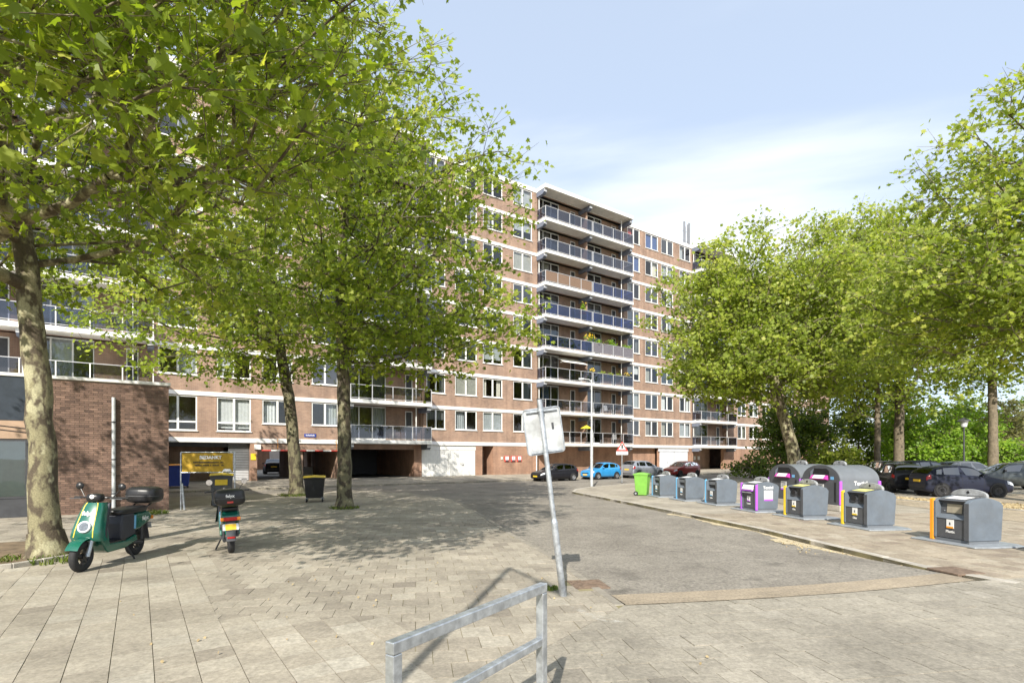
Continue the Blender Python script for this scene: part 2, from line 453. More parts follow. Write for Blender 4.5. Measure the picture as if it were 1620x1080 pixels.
# asphalt
m, n, l, b = nodes_of('asphalt')
p = world_pos(n)
a1, f1 = noise_mix(n, l, (0.19, 0.17, 0.142), (0.27, 0.245, 0.205), 0.55, 9, p)
a2, f2 = noise_mix(n, l, 0.55, 1.40, 24, 4, p, 0.32, 0.68, 0.7)
a3, _ = noise_mix(n, l, 0.78, 1.10, 5.5, 8, p, 0.3, 0.7, 0.75)
c = mixrgb(n, l, a1, a2, 1.0, 'MULTIPLY'); c = mixrgb(n, l, c, a3, 1.0, 'MULTIPLY')
s1_, _ = noise_mix(n, l, 0.66, 1.0, 0.9, 5, p, 0.30, 0.40); c = mixrgb(n, l, c, s1_, 1.0, 'MULTIPLY')
s2_, _ = noise_mix(n, l, 1.0, 1.18, 2.1, 4, p, 0.60, 0.70); c = mixrgb(n, l, c, s2_, 1.0, 'MULTIPLY')
vor = n.new('ShaderNodeTexVoronoi'); vor.feature = 'DISTANCE_TO_EDGE'; vor.inputs['Scale'].default_value = 0.33
wn_ = n.new('ShaderNodeTexNoise'); wn_.inputs['Scale'].default_value = 1.6; wn_.inputs['Detail'].default_value = 5
l.new(p, wn_.inputs['Vector'])
wv = n.new('ShaderNodeMixRGB'); wv.blend_type = 'ADD'; wv.inputs[0].default_value = 0.5; l.new(p, wv.inputs[1]); l.new(wn_.outputs['Color'], wv.inputs[2])
l.new(wv.outputs[0], vor.inputs['Vector'])
cr = n.new('ShaderNodeValToRGB'); cr.color_ramp.elements[0].position = 0.0; cr.color_ramp.elements[0].color = (0.72, 0.72, 0.72, 1); cr.color_ramp.elements[1].position = 0.006; cr.color_ramp.elements[1].color = (1, 1, 1, 1)
l.new(vor.outputs['Distance'], cr.inputs[0])
c = mixrgb(n, l, c, cr.outputs[0], 1.0, 'MULTIPLY')
l.new(c, b.inputs['Base Color']); setin(b, Roughness=0.88)
bump(n, l, b, f2, 0.4, 0.006)
M['asphalt'] = m
# plane tree bark, pale and mottled; the darker has fewer patches and painted shade
def bark_mat(name, k, patch):
    m, n, l, b = nodes_of(name)
    tcn = n.new('ShaderNodeTexCoord')
    mp = n.new('ShaderNodeMapping'); mp.inputs['Scale'].default_value = (1, 1, 0.55); l.new(tcn.outputs['Object'], mp.inputs['Vector'])
    c1, f1 = noise_mix(n, l, (0.11 * k, 0.085 * k, 0.055 * k), (0.30 * k, 0.27 * k, 0.155 * k), 5.5, 4, mp.outputs[0], 0.44, 0.54, 0.55)
    c2, f2 = noise_mix(n, l, 0.0, 1.0, 3.2, 3, mp.outputs[0], patch, patch + 0.06)
    c = mixrgb(n, l, c1, (0.46 * k, 0.43 * k, 0.27 * k), c2)
    c3, f3 = noise_mix(n, l, 0.7, 1.15, 40, 6, tcn.outputs['Object'])
    c = mixrgb(n, l, c, c3, 1.0, 'MULTIPLY')
    l.new(c, b.inputs['Base Color']); setin(b, Roughness=0.85)
    ad = n.new('ShaderNodeMath'); ad.operation = 'ADD'; l.new(f1, ad.inputs[0]); l.new(f3, ad.inputs[1])
    bump(n, l, b, ad.outputs[0], 0.5, 0.02)
    return m

M['bark'] = bark_mat('plane tree bark', 0.82, 0.56)
M['bark_shaded'] = bark_mat('shaded plane tree bark', 0.55, 0.60)
M['bark_grey'] = mat('grey bark', (0.16, 0.13, 0.09), 0.9, 0, 0.3, 6, 0.6, 20)
def leaf_mat(name, c_a, c_b, c_c, trans=0.42):
    m, n, l, b = nodes_of(name)
    n.remove(b); out = n['Material Output']
    at = n.new('ShaderNodeAttribute'); at.attribute_name = 'tone'
    r = n.new('ShaderNodeValToRGB')
    r.color_ramp.elements[0].color = c4(c_a); r.color_ramp.elements[1].color = c4(c_c)
    e = r.color_ramp.elements.new(0.55); e.color = c4(c_b)
    l.new(at.outputs['Fac'], r.inputs[0])
    d = n.new('ShaderNodeBsdfPrincipled'); d.inputs['Roughness'].default_value = 0.45; d.inputs['Specular IOR Level'].default_value = 0.35
    t = n.new('ShaderNodeBsdfTranslucent')
    tcol = mixrgb(n, l, r.outputs[0], (1.25, 1.3, 0.45), 1.0, 'MULTIPLY')
    l.new(r.outputs[0], d.inputs['Base Color']); l.new(tcol, t.inputs['Color'])
    mx = n.new('ShaderNodeMixShader'); mx.inputs[0].default_value = trans
    l.new(d.outputs[0], mx.inputs[1]); l.new(t.outputs[0], mx.inputs[2]); l.new(mx.outputs[0], out.inputs[0])
    return m
M['leaf'] = leaf_mat('plane leaf', (0.14, 0.205, 0.03), (0.295, 0.37, 0.05), (0.54, 0.55, 0.13), 0.58)
M['leaf_yellow'] = leaf_mat('young plane leaf', (0.15, 0.205, 0.032), (0.325, 0.40, 0.06), (0.53, 0.54, 0.13), 0.56)
M['leaf_dark'] = leaf_mat('dark leaf', (0.08, 0.13, 0.022), (0.15, 0.225, 0.035), (0.26, 0.33, 0.06), 0.5)
M['leaf_bright'] = leaf_mat('bright shrub leaf', (0.12, 0.22, 0.025), (0.23, 0.38, 0.035), (0.36, 0.48, 0.06), 0.5)
M['leaf_olive'] = leaf_mat('olive shrub leaf', (0.12, 0.13, 0.05), (0.20, 0.20, 0.075), (0.30, 0.28, 0.12))
M['grass'] = leaf_mat('weedy grass', (0.09, 0.14, 0.025), (0.14, 0.19, 0.035), (0.22, 0.24, 0.06), 0.3)
M['flower'] = mat('yellow flowers', (0.75, 0.50, 0.03), 0.8, 0, 0.2, 30)
M['litter'] = tone_mat('dry leaf litter', (0.24, 0.17, 0.09), (0.36, 0.28, 0.15), (0.46, 0.39, 0.24))
M['sand'] = mat('yellow sand and pollen', (0.44, 0.37, 0.24), 0.95, 0, 0.3, 12, 0.3, 60)
M['orange_sand'] = mat('orange sand and pollen', (0.42, 0.29, 0.15), 0.95, 0, 0.25, 12, 0.3, 60)

# ---------------------------------------------------------------- ground
def inside(p, poly):
    x, y = p[0], p[1]; c = False; j = len(poly) - 1
    for i in range(len(poly)):
        xi, yi = poly[i][0], poly[i][1]; xj, yj = poly[j][0], poly[j][1]
        if (yi > y) != (yj > y) and x < (xj - xi) * (y - yi) / (yj - yi) + xi: c = not c
        j = i
    return c
def slab(name, poly, z0, z1, mt, parent=None):
    b = MB()
    b.prism([(p[0], p[1]) for p in poly], z0, z1, lambda a, c, h: (a, c, h))
    return b.build(name, mt, parent)
def sheet(name, poly, z, mt, parent=None):
    b = MB(); b.add([(p[0], p[1], z) for p in poly], [tuple(range(len(poly)))])
    o = b.build(name, mt, parent, fix=False)
    if o.data.polygons[0].normal.z < 0: o.data.flip_normals()
    return o

KR1, KR2 = gp(1472, 899), gp(1000, 795)
KU = (KR2 - KR1).normalized(); KU.z = 0                 # along the road kerb, away from the camera
KV = Vector((KU.y, -KU.x, 0))                           # to the right of it
KROT = math.atan2(KV.y, KV.x)
ZR = -0.10                                              # road level

tag(sheet('ground', [(-600, -300), (600, -300), (600, 900), (-600, 900)], -0.16, M['paver']), kind='structure')
tag(sheet('road', [(-70, 3), (90, 3), (90, 95), (-70, 95)], ZR, M['asphalt']), kind='structure')

L0 = gp(989, 956)
LE = [L0, gp(930, 915), gp(880, 880), gp(812, 844), gp(765, 814), gp(720, 790), gp(650, 779), gp(560, 775), gp(380, 781.9), gp(0, 796)]
PLA = gp(1520, 920)
pdir = (PLA - L0).normalized()
plat_r = L0 + pdir * 22
plat_b = gp(700, 1110)
pav_poly = LE + [Vector((-60, LE[-1].y - 24, 0)), Vector((-60, -9, 0)), Vector((plat_b.x - 0.3, -9, 0)), plat_b]
plat_poly = [L0, plat_r, Vector((plat_r.x, -9, 0)), Vector((plat_b.x - 0.3, -9, 0)), plat_b]
ISL = [gp(1606, 922.5), gp(1472, 899), gp(1200, 835), gp(1000, 795), gp(950, 785.5), gp(922, 780.5), gp(905, 777), gp(909, 773.5), gp(930, 770), gp(1010, 763.2)]
isl_far = ISL[-1] + DF * 60
isl_poly = ISL + [isl_far, Vector((90, isl_far.y, 0)), Vector((90, plat_r.y, 0)), plat_r]
BED = -0.007

pavement = tag(slab('pavement', pav_poly, -0.15, BED, M['joint']), kind='structure')
crossing = tag(slab('raised_crossing', plat_poly, -0.15, BED, M['joint_grey']), kind='structure')
island = tag(slab('sidewalk', isl_poly, -0.15, BED, M['joint']), kind='structure')

TILE_F = [(0, 1, 2, 3), (0, 4, 5, 1), (1, 5, 6, 2), (2, 6, 7, 3), (3, 7, 4, 0)]
def half_clip(poly, p, nrm):
    out = []
    for i in range(len(poly)):
        s0, s1 = poly[i], poly[(i + 1) % len(poly)]; d0, d1 = (s0 - p).dot(nrm), (s1 - p).dot(nrm)
        if d0 >= 0: out.append(s0)
        if (d0 >= 0) != (d1 >= 0): out.append(s0.lerp(s1, d0 / (d0 - d1)))
    return out
def clip_tile(vv, cuts):
    """cut a tile off along the kerb; cuts: (a, b, inward side, kerb width)"""
    top = [Vector(q) for q in vv[:4]]; cen = sum(top, Vector()) / 4
    for a_, b_, side, wd in cuts:
        e = b_ - a_; L_ = e.length; t = (cen - a_).dot(e) / (L_ * L_)
        if t < -0.15 or t > 1.15: continue
        nr = Vector((e.y, -e.x, 0)).normalized() * side
        if abs((cen - a_).dot(nr)) > 0.8: continue
        top = half_clip(top, Vector((a_.x, a_.y, 0)) + nr * wd, nr)
        if len(top) < 3: return None
    return top
def edge_cuts(pts, side, wd): return [(Vector((p[0], p[1], 0)), Vector((q[0], q[1], 0)), side, wd) for p, q in zip(pts[:-1], pts[1:])]
def tile_verts(c, u, v, a, b, h, rr, lift=0.0):
    t1, t2 = rr.uniform(-0.0022, 0.0022), rr.uniform(-0.0022, 0.0022)
    z = h + lift + rr.uniform(-0.0022, 0.0022)
    top = []
    for su, sv in ((-1, -1), (1, -1), (1, 1), (-1, 1)):
        q = c + u * (su * a / 2) + v * (sv * b / 2)
        top.append((q.x, q.y, z + t1 * su + t2 * sv))
    low = []
    for su, sv in ((-1, -1), (1, -1), (1, 1), (-1, 1)):
        q = c + u * (su * (a / 2 + 0.0015)) + v * (sv * (b / 2 + 0.0015))
        low.append((q.x, q.y, BED - 0.01))
    return top + low
def lay(parent, zones, limit, name, rest_name, mt, cuts=()):
    """zones: (poly, excluded poly, u, v, size a, size b, half bond, y_max, tone spread)"""
    tiles = []
    for zi, (poly, ex, u, v, a, b, bond, ymax, tone) in enumerate(zones):
        rr = random.Random(100 + zi)
        o = Vector((0.07, 3.1, 0))
        xs = [(Vector((p[0], p[1], 0)) - o).dot(u) for p in poly]; ys = [(Vector((p[0], p[1], 0)) - o).dot(v) for p in poly]
        i0, i1 = int(max(min(xs), -16) / a) - 1, int(min(max(xs), 20) / a) + 1
        j0, j1 = int(max(min(ys), -16) / b) - 1, int(min(max(ys), 20) / b) + 1
        for j in range(j0, j1 + 1):
            for i in range(i0, i1 + 1):
                c = o + u * (a * (i + (0.5 if bond and j % 2 else 0.0))) + v * (b * j)
                if c.y > ymax or c.y < 3.3 or abs(c.x) > c.y * 1.02 + 0.8: continue
                if not any(inside(c + u * (su * a / 2) + v * (sv * b / 2), poly) for su in (-1, 0, 1) for sv in (-1, 0, 1)): continue
                if ex and all(inside(c + u * (su * a / 2) + v * (sv * b / 2), ex) for su in (-1, 1) for sv in (-1, 1)): continue
                if any(abs((c - q[0]).dot(q[2])) < q[1] and abs((c - q[0]).dot(q[3])) < q[4] for q in TILE_HOLES): continue
                t = min(1, max(0, rr.gauss(*tone)))
                if rr.random() < 0.03: t = rr.choice((0.08, 0.15, 0.95))
                tv = tile_verts(c, u, v, a - 0.007, b - 0.007, 0.0, rr, 0.006 * (zi == 0 and len(zones) > 1))
                top = clip_tile(tv, cuts)
                if top is None or (len(top) == 4 and all((Vector(p0) - p1).length < 1e-6 for p0, p1 in zip(tv[:4], top))): pass
                else: tv = [tuple(p0) for p0 in top] + [(p0.x, p0.y, BED - 0.01) for p0 in top]
                if top is None: continue
                tiles.append((c.y * c.y, tv, t))
    tiles.sort(key=lambda q: q[0])
    def make(vv, ff, tt, nm):
        me = bpy.data.meshes.new(nm); me.from_pydata(vv, [], ff)
        at = me.attributes.new('tone', 'FLOAT', 'FACE'); at.data.foreach_set('value', tt)
        return link(nm, me, mt, parent)
    def faces(n_): return [tuple(range(n_))] + [(i, n_ + i, n_ + (i + 1) % n_, (i + 1) % n_) for i in range(n_)]
    for _, vv, t in tiles[:limit]: make(vv, faces(len(vv) // 2), [t] * (len(vv) // 2 + 1), name)
    vv, ff, tt = [], [], []
    for _, q, t in tiles[limit:]:
        k = len(vv); vv += q; fs = faces(len(q) // 2); ff += [tuple(i + k for i in f) for f in fs]; tt += [t] * len(fs)
    if vv: tag(make(vv, ff, tt, rest_name), kind='stuff')
TILE_HOLES = [(gp(930, 923), 0.26, KV, KU, 0.26)]
Z1 = [Vector((-16, 8.3, 0)), gp(0, 909), gp(110, 887), gp(297, 876), gp(345, 985), gp(600, 990), gp(640, 1075), Vector((-0.6, 3.0, 0)), Vector((-16, 3.0, 0))]
T1_PIT = [gp(-60, 905), gp(110, 884), gp(150, 868), gp(60, 855), gp(-60, 862)]
lay(pavement, [(Z1, None, DF, NB, 0.315, 0.315, False, 15.5, (0.58, 0.13)),
               (pav_poly, Z1, KV, KU, 0.315, 0.315, True, 15.5, (0.42, 0.14))], 300, 'tile', 'tiling', M['tile'], edge_cuts(LE[:7], -1, 0.14) + [(L0, Vector(plat_b), 1, 0.002)])
lay(crossing, [(plat_poly, None, KV, KU, 0.315, 0.315, True, 15.5, (0.50, 0.10))], 300, 'tile', 'tiling', M['tile_worn'], [(L0, Vector(plat_r), 1, 0.0), (L0, Vector(plat_b), -1, 0.002)])
lay(island, [(isl_poly, None, KV, KU, 0.315, 0.315, True, 17.0, (0.50, 0.15))], 300, 'tile', 'tiling', M['tile_pink'], edge_cuts(ISL[:4], 1, 0.16) + [(L0, Vector(plat_r), -1, 0.002)])
# paving too far away to pick the tiles apart
def far_mat(name, a, b_, mo, rot, size):
    m, n, l, b = nodes_of(name)
    mp = n.new('ShaderNodeMapping'); mp.inputs['Rotation'].default_value = (0, 0, -rot); l.new(world_pos(n), mp.inputs['Vector'])
    bt = n.new('ShaderNodeTexBrick'); bt.inputs['Scale'].default_value = 1
    bt.inputs['Brick Width'].default_value = size[0]; bt.inputs['Row Height'].default_value = size[1]; bt.inputs['Mortar Size'].default_value = 0.006
    bt.inputs['Color1'].default_value = c4(a); bt.inputs['Color2'].default_value = c4(b_); bt.inputs['Mortar'].default_value = c4(mo)
    l.new(mp.outputs[0], bt.inputs['Vector'])
    g, _ = noise_mix(n, l, 0.75, 1.15, 0.6, 7, world_pos(n)); g2, f2 = noise_mix(n, l, 0.75, 1.15, 30, 7, world_pos(n))
    c = mixrgb(n, l, bt.outputs[0], g, 1.0, 'MULTIPLY'); c = mixrgb(n, l, c, g2, 1.0, 'MULTIPLY')
    l.new(c, b.inputs['Base Color']); setin(b, Roughness=0.9); bump(n, l, b, f2, 0.3, 0.004)
    return m
M['far_tile'] = far_mat('far paving tiles', (0.38, 0.34, 0.275), (0.31, 0.275, 0.22), (0.21, 0.18, 0.13), KROT, (0.345, 0.345))
M['far_brick'] = far_mat('far brick pavers', (0.42, 0.35, 0.25), (0.33, 0.27, 0.20), (0.20, 0.16, 0.10), KROT, (0.22, 0.11))
M['band'] = far_mat('yellow clinker band', (0.37, 0.305, 0.22), (0.30, 0.25, 0.185), (0.25, 0.20, 0.14), KROT, (0.20, 0.05))
def clip_y(poly, y, keep_above=True):
    out = []; n_ = len(poly)
    for i in range(n_):
        a, b = poly[i], poly[(i + 1) % n_]
        ia, ib = (a[1] >= y) == keep_above, (b[1] >= y) == keep_above
        if ia: out.append(Vector((a[0], a[1], 0)))
        if ia != ib:
            t = (y - a[1]) / (b[1] - a[1]); out.append(Vector((a[0] + (b[0] - a[0]) * t, y, 0)))
    return out
sheet('far_paving', clip_y(pav_poly, 15.4), -0.002, M['far_tile'], pavement)
sheet('far_paving', clip_y(isl_poly, 16.9), -0.002, M['far_tile'], island)

# clinker band at the edge of the crossing, then the asphalt sloping down to road level
b = MB()
ra, rb = L0, gp(1540, 917)
N_ = 24
r1, r2 = [], []
for i in range(N_ + 1):
    q = ra.lerp(rb, i / N_) - KU * (0.03 + 0.14 * math.sin(math.pi * i / N_)); q1 = q + KU * 0.52; q2 = q + KU * 3.6
    r1.append([(q.x, q.y, 0.0085), (q1.x, q1.y, -0.004)]); r2.append([(q1.x, q1.y, -0.005), (q2.x, q2.y, ZR + 0.003)])
b.grid(r1)
ramp_o = tag(b.build('clinker_path', M['band'], fix=False), kind='structure')
if ramp_o.data.polygons[0].normal.z < 0: ramp_o.data.flip_normals()
b = MB(); b.grid(r2)
ramp_o = tag(b.build('road_ramp', M['asphalt'], fix=False), kind='structure')
if ramp_o.data.polygons[0].normal.z < 0: ramp_o.data.flip_normals()

# kerb stones
def kerb_line(parent, pts, width, top, depth, inward, step=1.0, name='kerb_stone', mt=None):
    """stones of about `step` along a polyline; the stone lies on the inward side of it"""
    pts = [Vector((p[0], p[1], 0)) for p in pts]
    seg = []
    for a, c in zip(pts[:-1], pts[1:]):
        n_ = max(1, round((c - a).length / step))
        for i in range(n_): seg.append((a.lerp(c, i / n_), a.lerp(c, (i + 1) / n_)))
    for a, c in seg:
        d = (c - a).normalized(); s_ = Vector((d.y, -d.x, 0)) * inward
        g = d * 0.004
        q = [a + g, c - g, c - g + s_ * width, a + g + s_ * width]
        jz = rnd.uniform(-0.004, 0.004)
        b = MB(); b.prism([(p.x, p.y) for p in q], -depth, top + jz, lambda x, y, h: (x, y, h))
        b.build(name, mt or M['kerb'], parent, bevel=0.012, seg=1)
kerb_line(island, ISL, 0.16, 0.008, 0.15, 1)
kerb_line(pavement, LE[:7], 0.135, 0.002, 0.15, -1, mt=M['gutter'])
# the yellow sand and pollen that gathers along the kerbs
def drift(name, pts, w0, w1, mt, label, side, z, seed):
    rr = random.Random(seed); pts = [Vector((p[0], p[1], 0)) for p in pts]
    rows = []
    for a, c in zip(pts[:-1], pts[1:]):
        d = (c - a); n_ = max(2, int(d.length / 0.12)); d.normalize(); s_ = Vector((d.y, -d.x, 0)) * side
        for i in range(n_):
            q = a.lerp(c, i / n_); w = w0 + (w1 - w0) * abs(math.sin(len(rows) * 0.13 + seed)) * rr.uniform(0.3, 1.0)
            rows.append([(q.x, q.y, z), (q.x + s_.x * w * 0.6, q.y + s_.y * w * 0.6, z + 0.002), (q.x + s_.x * w, q.y + s_.y * w, z - 0.003)])
    b = MB(); b.grid(rows); o = b.build(name, mt, fix=False)
    if o.data.polygons[0].normal.z < 0: o.data.flip_normals()
    return tag(o, label, 'sand', kind='stuff')
drift('drifted_sand', [gp(1478, 899.5) - KU * 0, gp(1340, 868), gp(1200, 835), gp(1060, 807)], 0.02, 0.34, M['sand'], 'yellow sand drifted along the kerb below the containers', -1, ZR + 0.008, 1)
drift('drifted_sand', [gp(965, 940), gp(930, 915), gp(880, 880), gp(830, 853)], 0.02, 0.22, M['orange_sand'], 'orange sand along the road edge by the leaning sign', 1, ZR + 0.008, 2)
drift('drifted_sand', [gp(1345, 869), gp(1290, 857), gp(1235, 844)], 0.18, 0.55, M['sand'], 'broad patch of yellow sand on the road below the glass containers', -1, ZR + 0.012, 3)

# parking lot behind the containers
lot_a, lot_b = gp(1415, 790), gp(1640, 810.5)
ldir = (lot_b - lot_a).normalized(); lin = Vector((-ldir.y, ldir.x, 0))
lot_far = [lot_a + lin * 0.2 - ldir * 0.0, lot_b + ldir * 30, lot_b + ldir * 30 + lin * 30, lot_a + lin * 30 - ldir * 6]
lot = tag(sheet('parking_lot', lot_far, 0.004, M['far_brick']), kind='structure')
kerb_line(lot, [lot_a, lot_b + ldir * 2], 0.12, 0.05, 0.1, -1)
sw_far = [gp(1395, 797), gp(1640, 830), lot_b + ldir * 4, lot_a]
tag(sheet('brick_path', [gp(1230, 770), gp(1440, 800.5), gp(1620, 826), lot_b + ldir * 4, lot_a, gp(1240, 762)], 0.006, M['far_brick']), kind='structure')

def scatter_leaves(name, poly_pts, count, size, mt, label, z, seed, cat='leaf litter', up=0.9):
    rr = np.random.default_rng(seed)
    P = np.array([(p[0], p[1]) for p in poly_pts]); lo, hi = P.min(0), P.max(0)
    q = []
    while len(q) < count:
        c = rr.uniform(lo, hi)
        if inside(c, P): q.append((c[0], c[1], z + rr.uniform(0, 0.02)))
    pos = np.array(q)
    o = leaf_object(name, pos, size * rr.uniform(0.6, 1.3, count), rr, mt, None, LEAF_SIMPLE, up=up, droop=0.0)
    return tag(o, label, cat, kind='stuff')

# leaves as real little faces ------------------------------------------------
LEAF_NEAR = [np.array([(0, 0), (0.16, -0.10), (0.50, 0.02), (0.34, 0.24), (0.50, 0.55), (0.19, 0.52), (0, 1.0)]) - np.array((0, 0.35)),
             (np.array([(0, 0), (0, 1.0), (0.19, 0.52), (0.50, 0.55), (0.34, 0.24), (0.50, 0.02), (0.16, -0.10)]) * np.array((-1, 1))) - np.array((0, 0.35))]
LEAF_SIMPLE = [np.array([(0, -0.35), (0.46, 0.0), (0.30, 0.42), (0, 0.65), (-0.30, 0.42), (-0.46, 0.0)])]
_lf = [(0, 0.65), (0.13, 0.30), (0.45, 0.36), (0.31, 0.03), (0.44, -0.18), (0, -0.35)]
LEAF_FAR = [np.array(_lf + [(-x, y) for x, y in _lf[-2:0:-1]])]
def leaf_object(name, pos, size, rr, mt, parent, tmpl, up=0.5, droop=0.35, tone=None, wind=(0, 0, 0)):
    n_ = len(pos)
    nr = rr.normal(size=(n_, 3)) * 0.60; nr[:, 2] += up
    nr += np.array((-0.16, -0.62, 0.0)) * (0.4 + up)        # leaves turn to the light
    nr /= np.linalg.norm(nr, axis=1)[:, None]
    d = rr.normal(size=(n_, 3)); d[:, 2] -= droop * 2; d += np.array(wind)
    d -= nr * (d * nr).sum(1)[:, None]; d /= np.linalg.norm(d, axis=1)[:, None] + 1e-9
    s = np.cross(d, nr)
    verts = []; loops_per = []
    for t in tmpl:
        fold = np.abs(t[:, 0]) * 0.30 if len(tmpl) > 1 else np.abs(t[:, 0]) * 0.0
        v = (pos[:, None, :] + size[:, None, None] * (s[:, None, :] * t[None, :, 0, None] + d[:, None, :] * t[None, :, 1, None]
             - nr[:, None, :] * (fold + 0.10 * t[:, 1] ** 2)[None, :, None]))
        verts.append(v)
    V = np.concatenate(verts, axis=1)                       # n, k, 3
    k_tot = V.shape[1]; kf = [len(t) for t in tmpl]; nf = len(tmpl)
    me = bpy.data.meshes.new(name)
    me.vertices.add(n_ * k_tot); me.vertices.foreach_set('co', V.astype(np.float32).ravel())
    me.loops.add(n_ * k_tot); me.loops.foreach_set('vertex_index', np.arange(n_ * k_tot, dtype=np.int32))
    me.polygons.add(n_ * nf)
    starts = (np.arange(n_)[:, None] * k_tot + np.cumsum([0] + kf[:-1])[None, :]).astype(np.int32)
    me.polygons.foreach_set('loop_start', starts.ravel())
    me.update(calc_edges=True)
    at = me.attributes.new('tone', 'FLOAT', 'FACE')
    tn = np.clip(rr.normal(0.5, 0.22, n_), 0, 1) if tone is None else tone
    at.data.foreach_set('value', np.repeat(tn, nf).astype(np.float32))
    return link(name, me, mt, parent)
scatter_leaves('leaf_litter', [gp(20, 1075), gp(250, 900), gp(880, 880), gp(1000, 990), gp(1500, 1000), gp(1600, 1075)], 50, 0.03, M['litter'], 'scattered dry leaf bits on the foreground paving', 0.012, 8)
scatter_leaves('leaf_litter', [gp(1400, 786), gp(1640, 800), gp(1640, 809), gp(1420, 790)], 1500, 0.09, M['litter'], 'dry yellow leaves lying along the parking lot kerb', 0.02, 5)
scatter_leaves('leaf_litter', [gp(1230, 845), gp(1480, 900), gp(1500, 912), gp(1240, 862)], 160, 0.035, M['litter'], 'loose dry leaves on the road by the sidewalk kerb', ZR + 0.015, 6)

# pavement along the building, rising slightly to its doors
b = MB()
def fpt(s_, ly, z): 
    q = F0 + DF * s_ + NB * ly; return (q.x, q.y, z)
b.add([fpt(-62, -5.9, -0.15), fpt(75, -5.9, -0.15), fpt(75, -5.9, 0.0), fpt(-62, -5.9, 0.0), fpt(-62, 0.2, ZBASE), fpt(75, 0.2, ZBASE)], [(0, 1, 2, 3), (3, 2, 5, 4)])
door_pav = tag(b.build('pavement_at_the_doors', M['far_tile'], fix=False), kind='structure')
b = MB()
b.add([fpt(-62, 0.2, ZBASE - 0.002), fpt(75, 0.2, ZBASE - 0.002), fpt(75, 40, ZBASE - 0.002), fpt(-62, 40, ZBASE - 0.002)], [(0, 1, 2, 3)])
tag(b.build('courtyard_ground', M['far_tile'], fix=False), kind='structure')

# planting strip and edging at the big tree
soil = tag(sheet('tree_pit', T1_PIT, 0.012, M['soil']), kind='structure')
kerb_line(soil, [gp(-60, 908), gp(20, 899), gp(112, 884)], 0.07, 0.085, 0.1, -1, 0.55)
def tuft(name, c, rad, count, h, label, seed, mt='grass'):
    rr = random.Random(seed); b = MB(); tones = []
    for i in range(count):
        a = rr.uniform(0, 6.28); d = rad * math.sqrt(rr.random()); x, y = c[0] + math.cos(a) * d, c[1] + math.sin(a) * d
        a2 = rr.uniform(0, 6.28); l_ = h * rr.uniform(0.4, 1.2); w = 0.006 + 0.012 * rr.random(); lean = l_ * rr.uniform(0.1, 0.9)
        u = Vector((math.cos(a2), math.sin(a2), 0)); s_ = Vector((-u.y, u.x, 0)) * w
        p = Vector((x, y, c[2] if len(c) > 2 else 0.0))
        k = len(b.v); b.add([p - s_, p + s_, p + u * lean * 0.4 + s_ * 0.8 + Vector((0, 0, l_ * 0.7)), p + u * lean + Vector((0, 0, l_)), p + u * lean * 0.4 - s_ * 0.8 + Vector((0, 0, l_ * 0.7))], [(0, 1, 2, 3, 4)])
        tones.append(rr.random())
    me = b.mesh(name); at = me.attributes.new('tone', 'FLOAT', 'FACE'); at.data.foreach_set('value', tones)
    return tag(link(name, me, M[mt]), label, 'grass', kind='stuff')

# ironwork in the paving
def iron_cover():
    c = gp(930, 923)
    o = empty('gully_cover', (c.x, c.y, 0), KROT)
    b = MB(); b.box(-0.25, 0.25, -0.25, 0.25, -0.02, 0.0); b.build('frame', M['rust'], o)
    b = MB(); b.box(-0.21, 0.21, -0.21, 0.21, -0.01, 0.006); b.build('lid', M['rust'], o, bevel=0.006)
    for i in range(5):
        b = MB(); b.box(-0.18, 0.18, -0.17 + i * 0.08, -0.145 + i * 0.08, 0.004, 0.011); b.build('rib', M['rust'], o)
    tag(o, 'square rusty iron cover at the foot of the leaning sign', 'cover')
    c = gp(1500, 903)
    o = empty('kerb_gully', (c.x, c.y, 0), KROT)
    b = MB(); b.box(-0.12, 0.40, -0.26, 0.26, -0.02, 0.014); b.build('lid', M['rust'], o, bevel=0.01)
    for i in range(3):
        b = MB(); b.box(-0.128, -0.06, -0.22 + i * 0.16, -0.11 + i * 0.16, -0.085, -0.022); b.build('slot', M['black'], o)
    b = MB(); b.box(-0.118, -0.05, -0.26, 0.26, -0.10, -0.018); b.build('mouth', M['rust'], o)
    tag(o, 'dark iron kerb gully in front of the orange container', 'gully')
iron_cover()
# worn white paint by the sign
rows = []
for i in range(25):
    t = i / 24; q = Vector(gp(885 + 110 * t, 952 + 33 * math.sin(t * 1.5), 0)); w = 0.02 + 0.10 * math.sin(t * 3.1) ** 2
    rows.append([(q.x, q.y + w, 0.006), (q.x, q.y - w, 0.006)])
b = MB(); b.grid(rows)
pm, pn_, pl_, pb_ = nodes_of('worn white paint')
pc, _ = noise_mix(pn_, pl_, 0.0, 0.55, 9, 10, world_pos(pn_), 0.45, 0.75, 0.75)
tr = pn_.new('ShaderNodeBsdfTransparent'); px_ = pn_.new('ShaderNodeMixShader')
pl_.new(pc, px_.inputs[0]); pl_.new(tr.outputs[0], px_.inputs[1]); pl_.new(pb_.outputs[0], px_.inputs[2]); pl_.new(px_.outputs[0], pn_['Material Output'].inputs[0])
setin(pb_, Base_Color=(0.68, 0.66, 0.60, 1), Roughness=0.8)
tag(b.build('paint_marking', pm, fix=False), kind='structure')

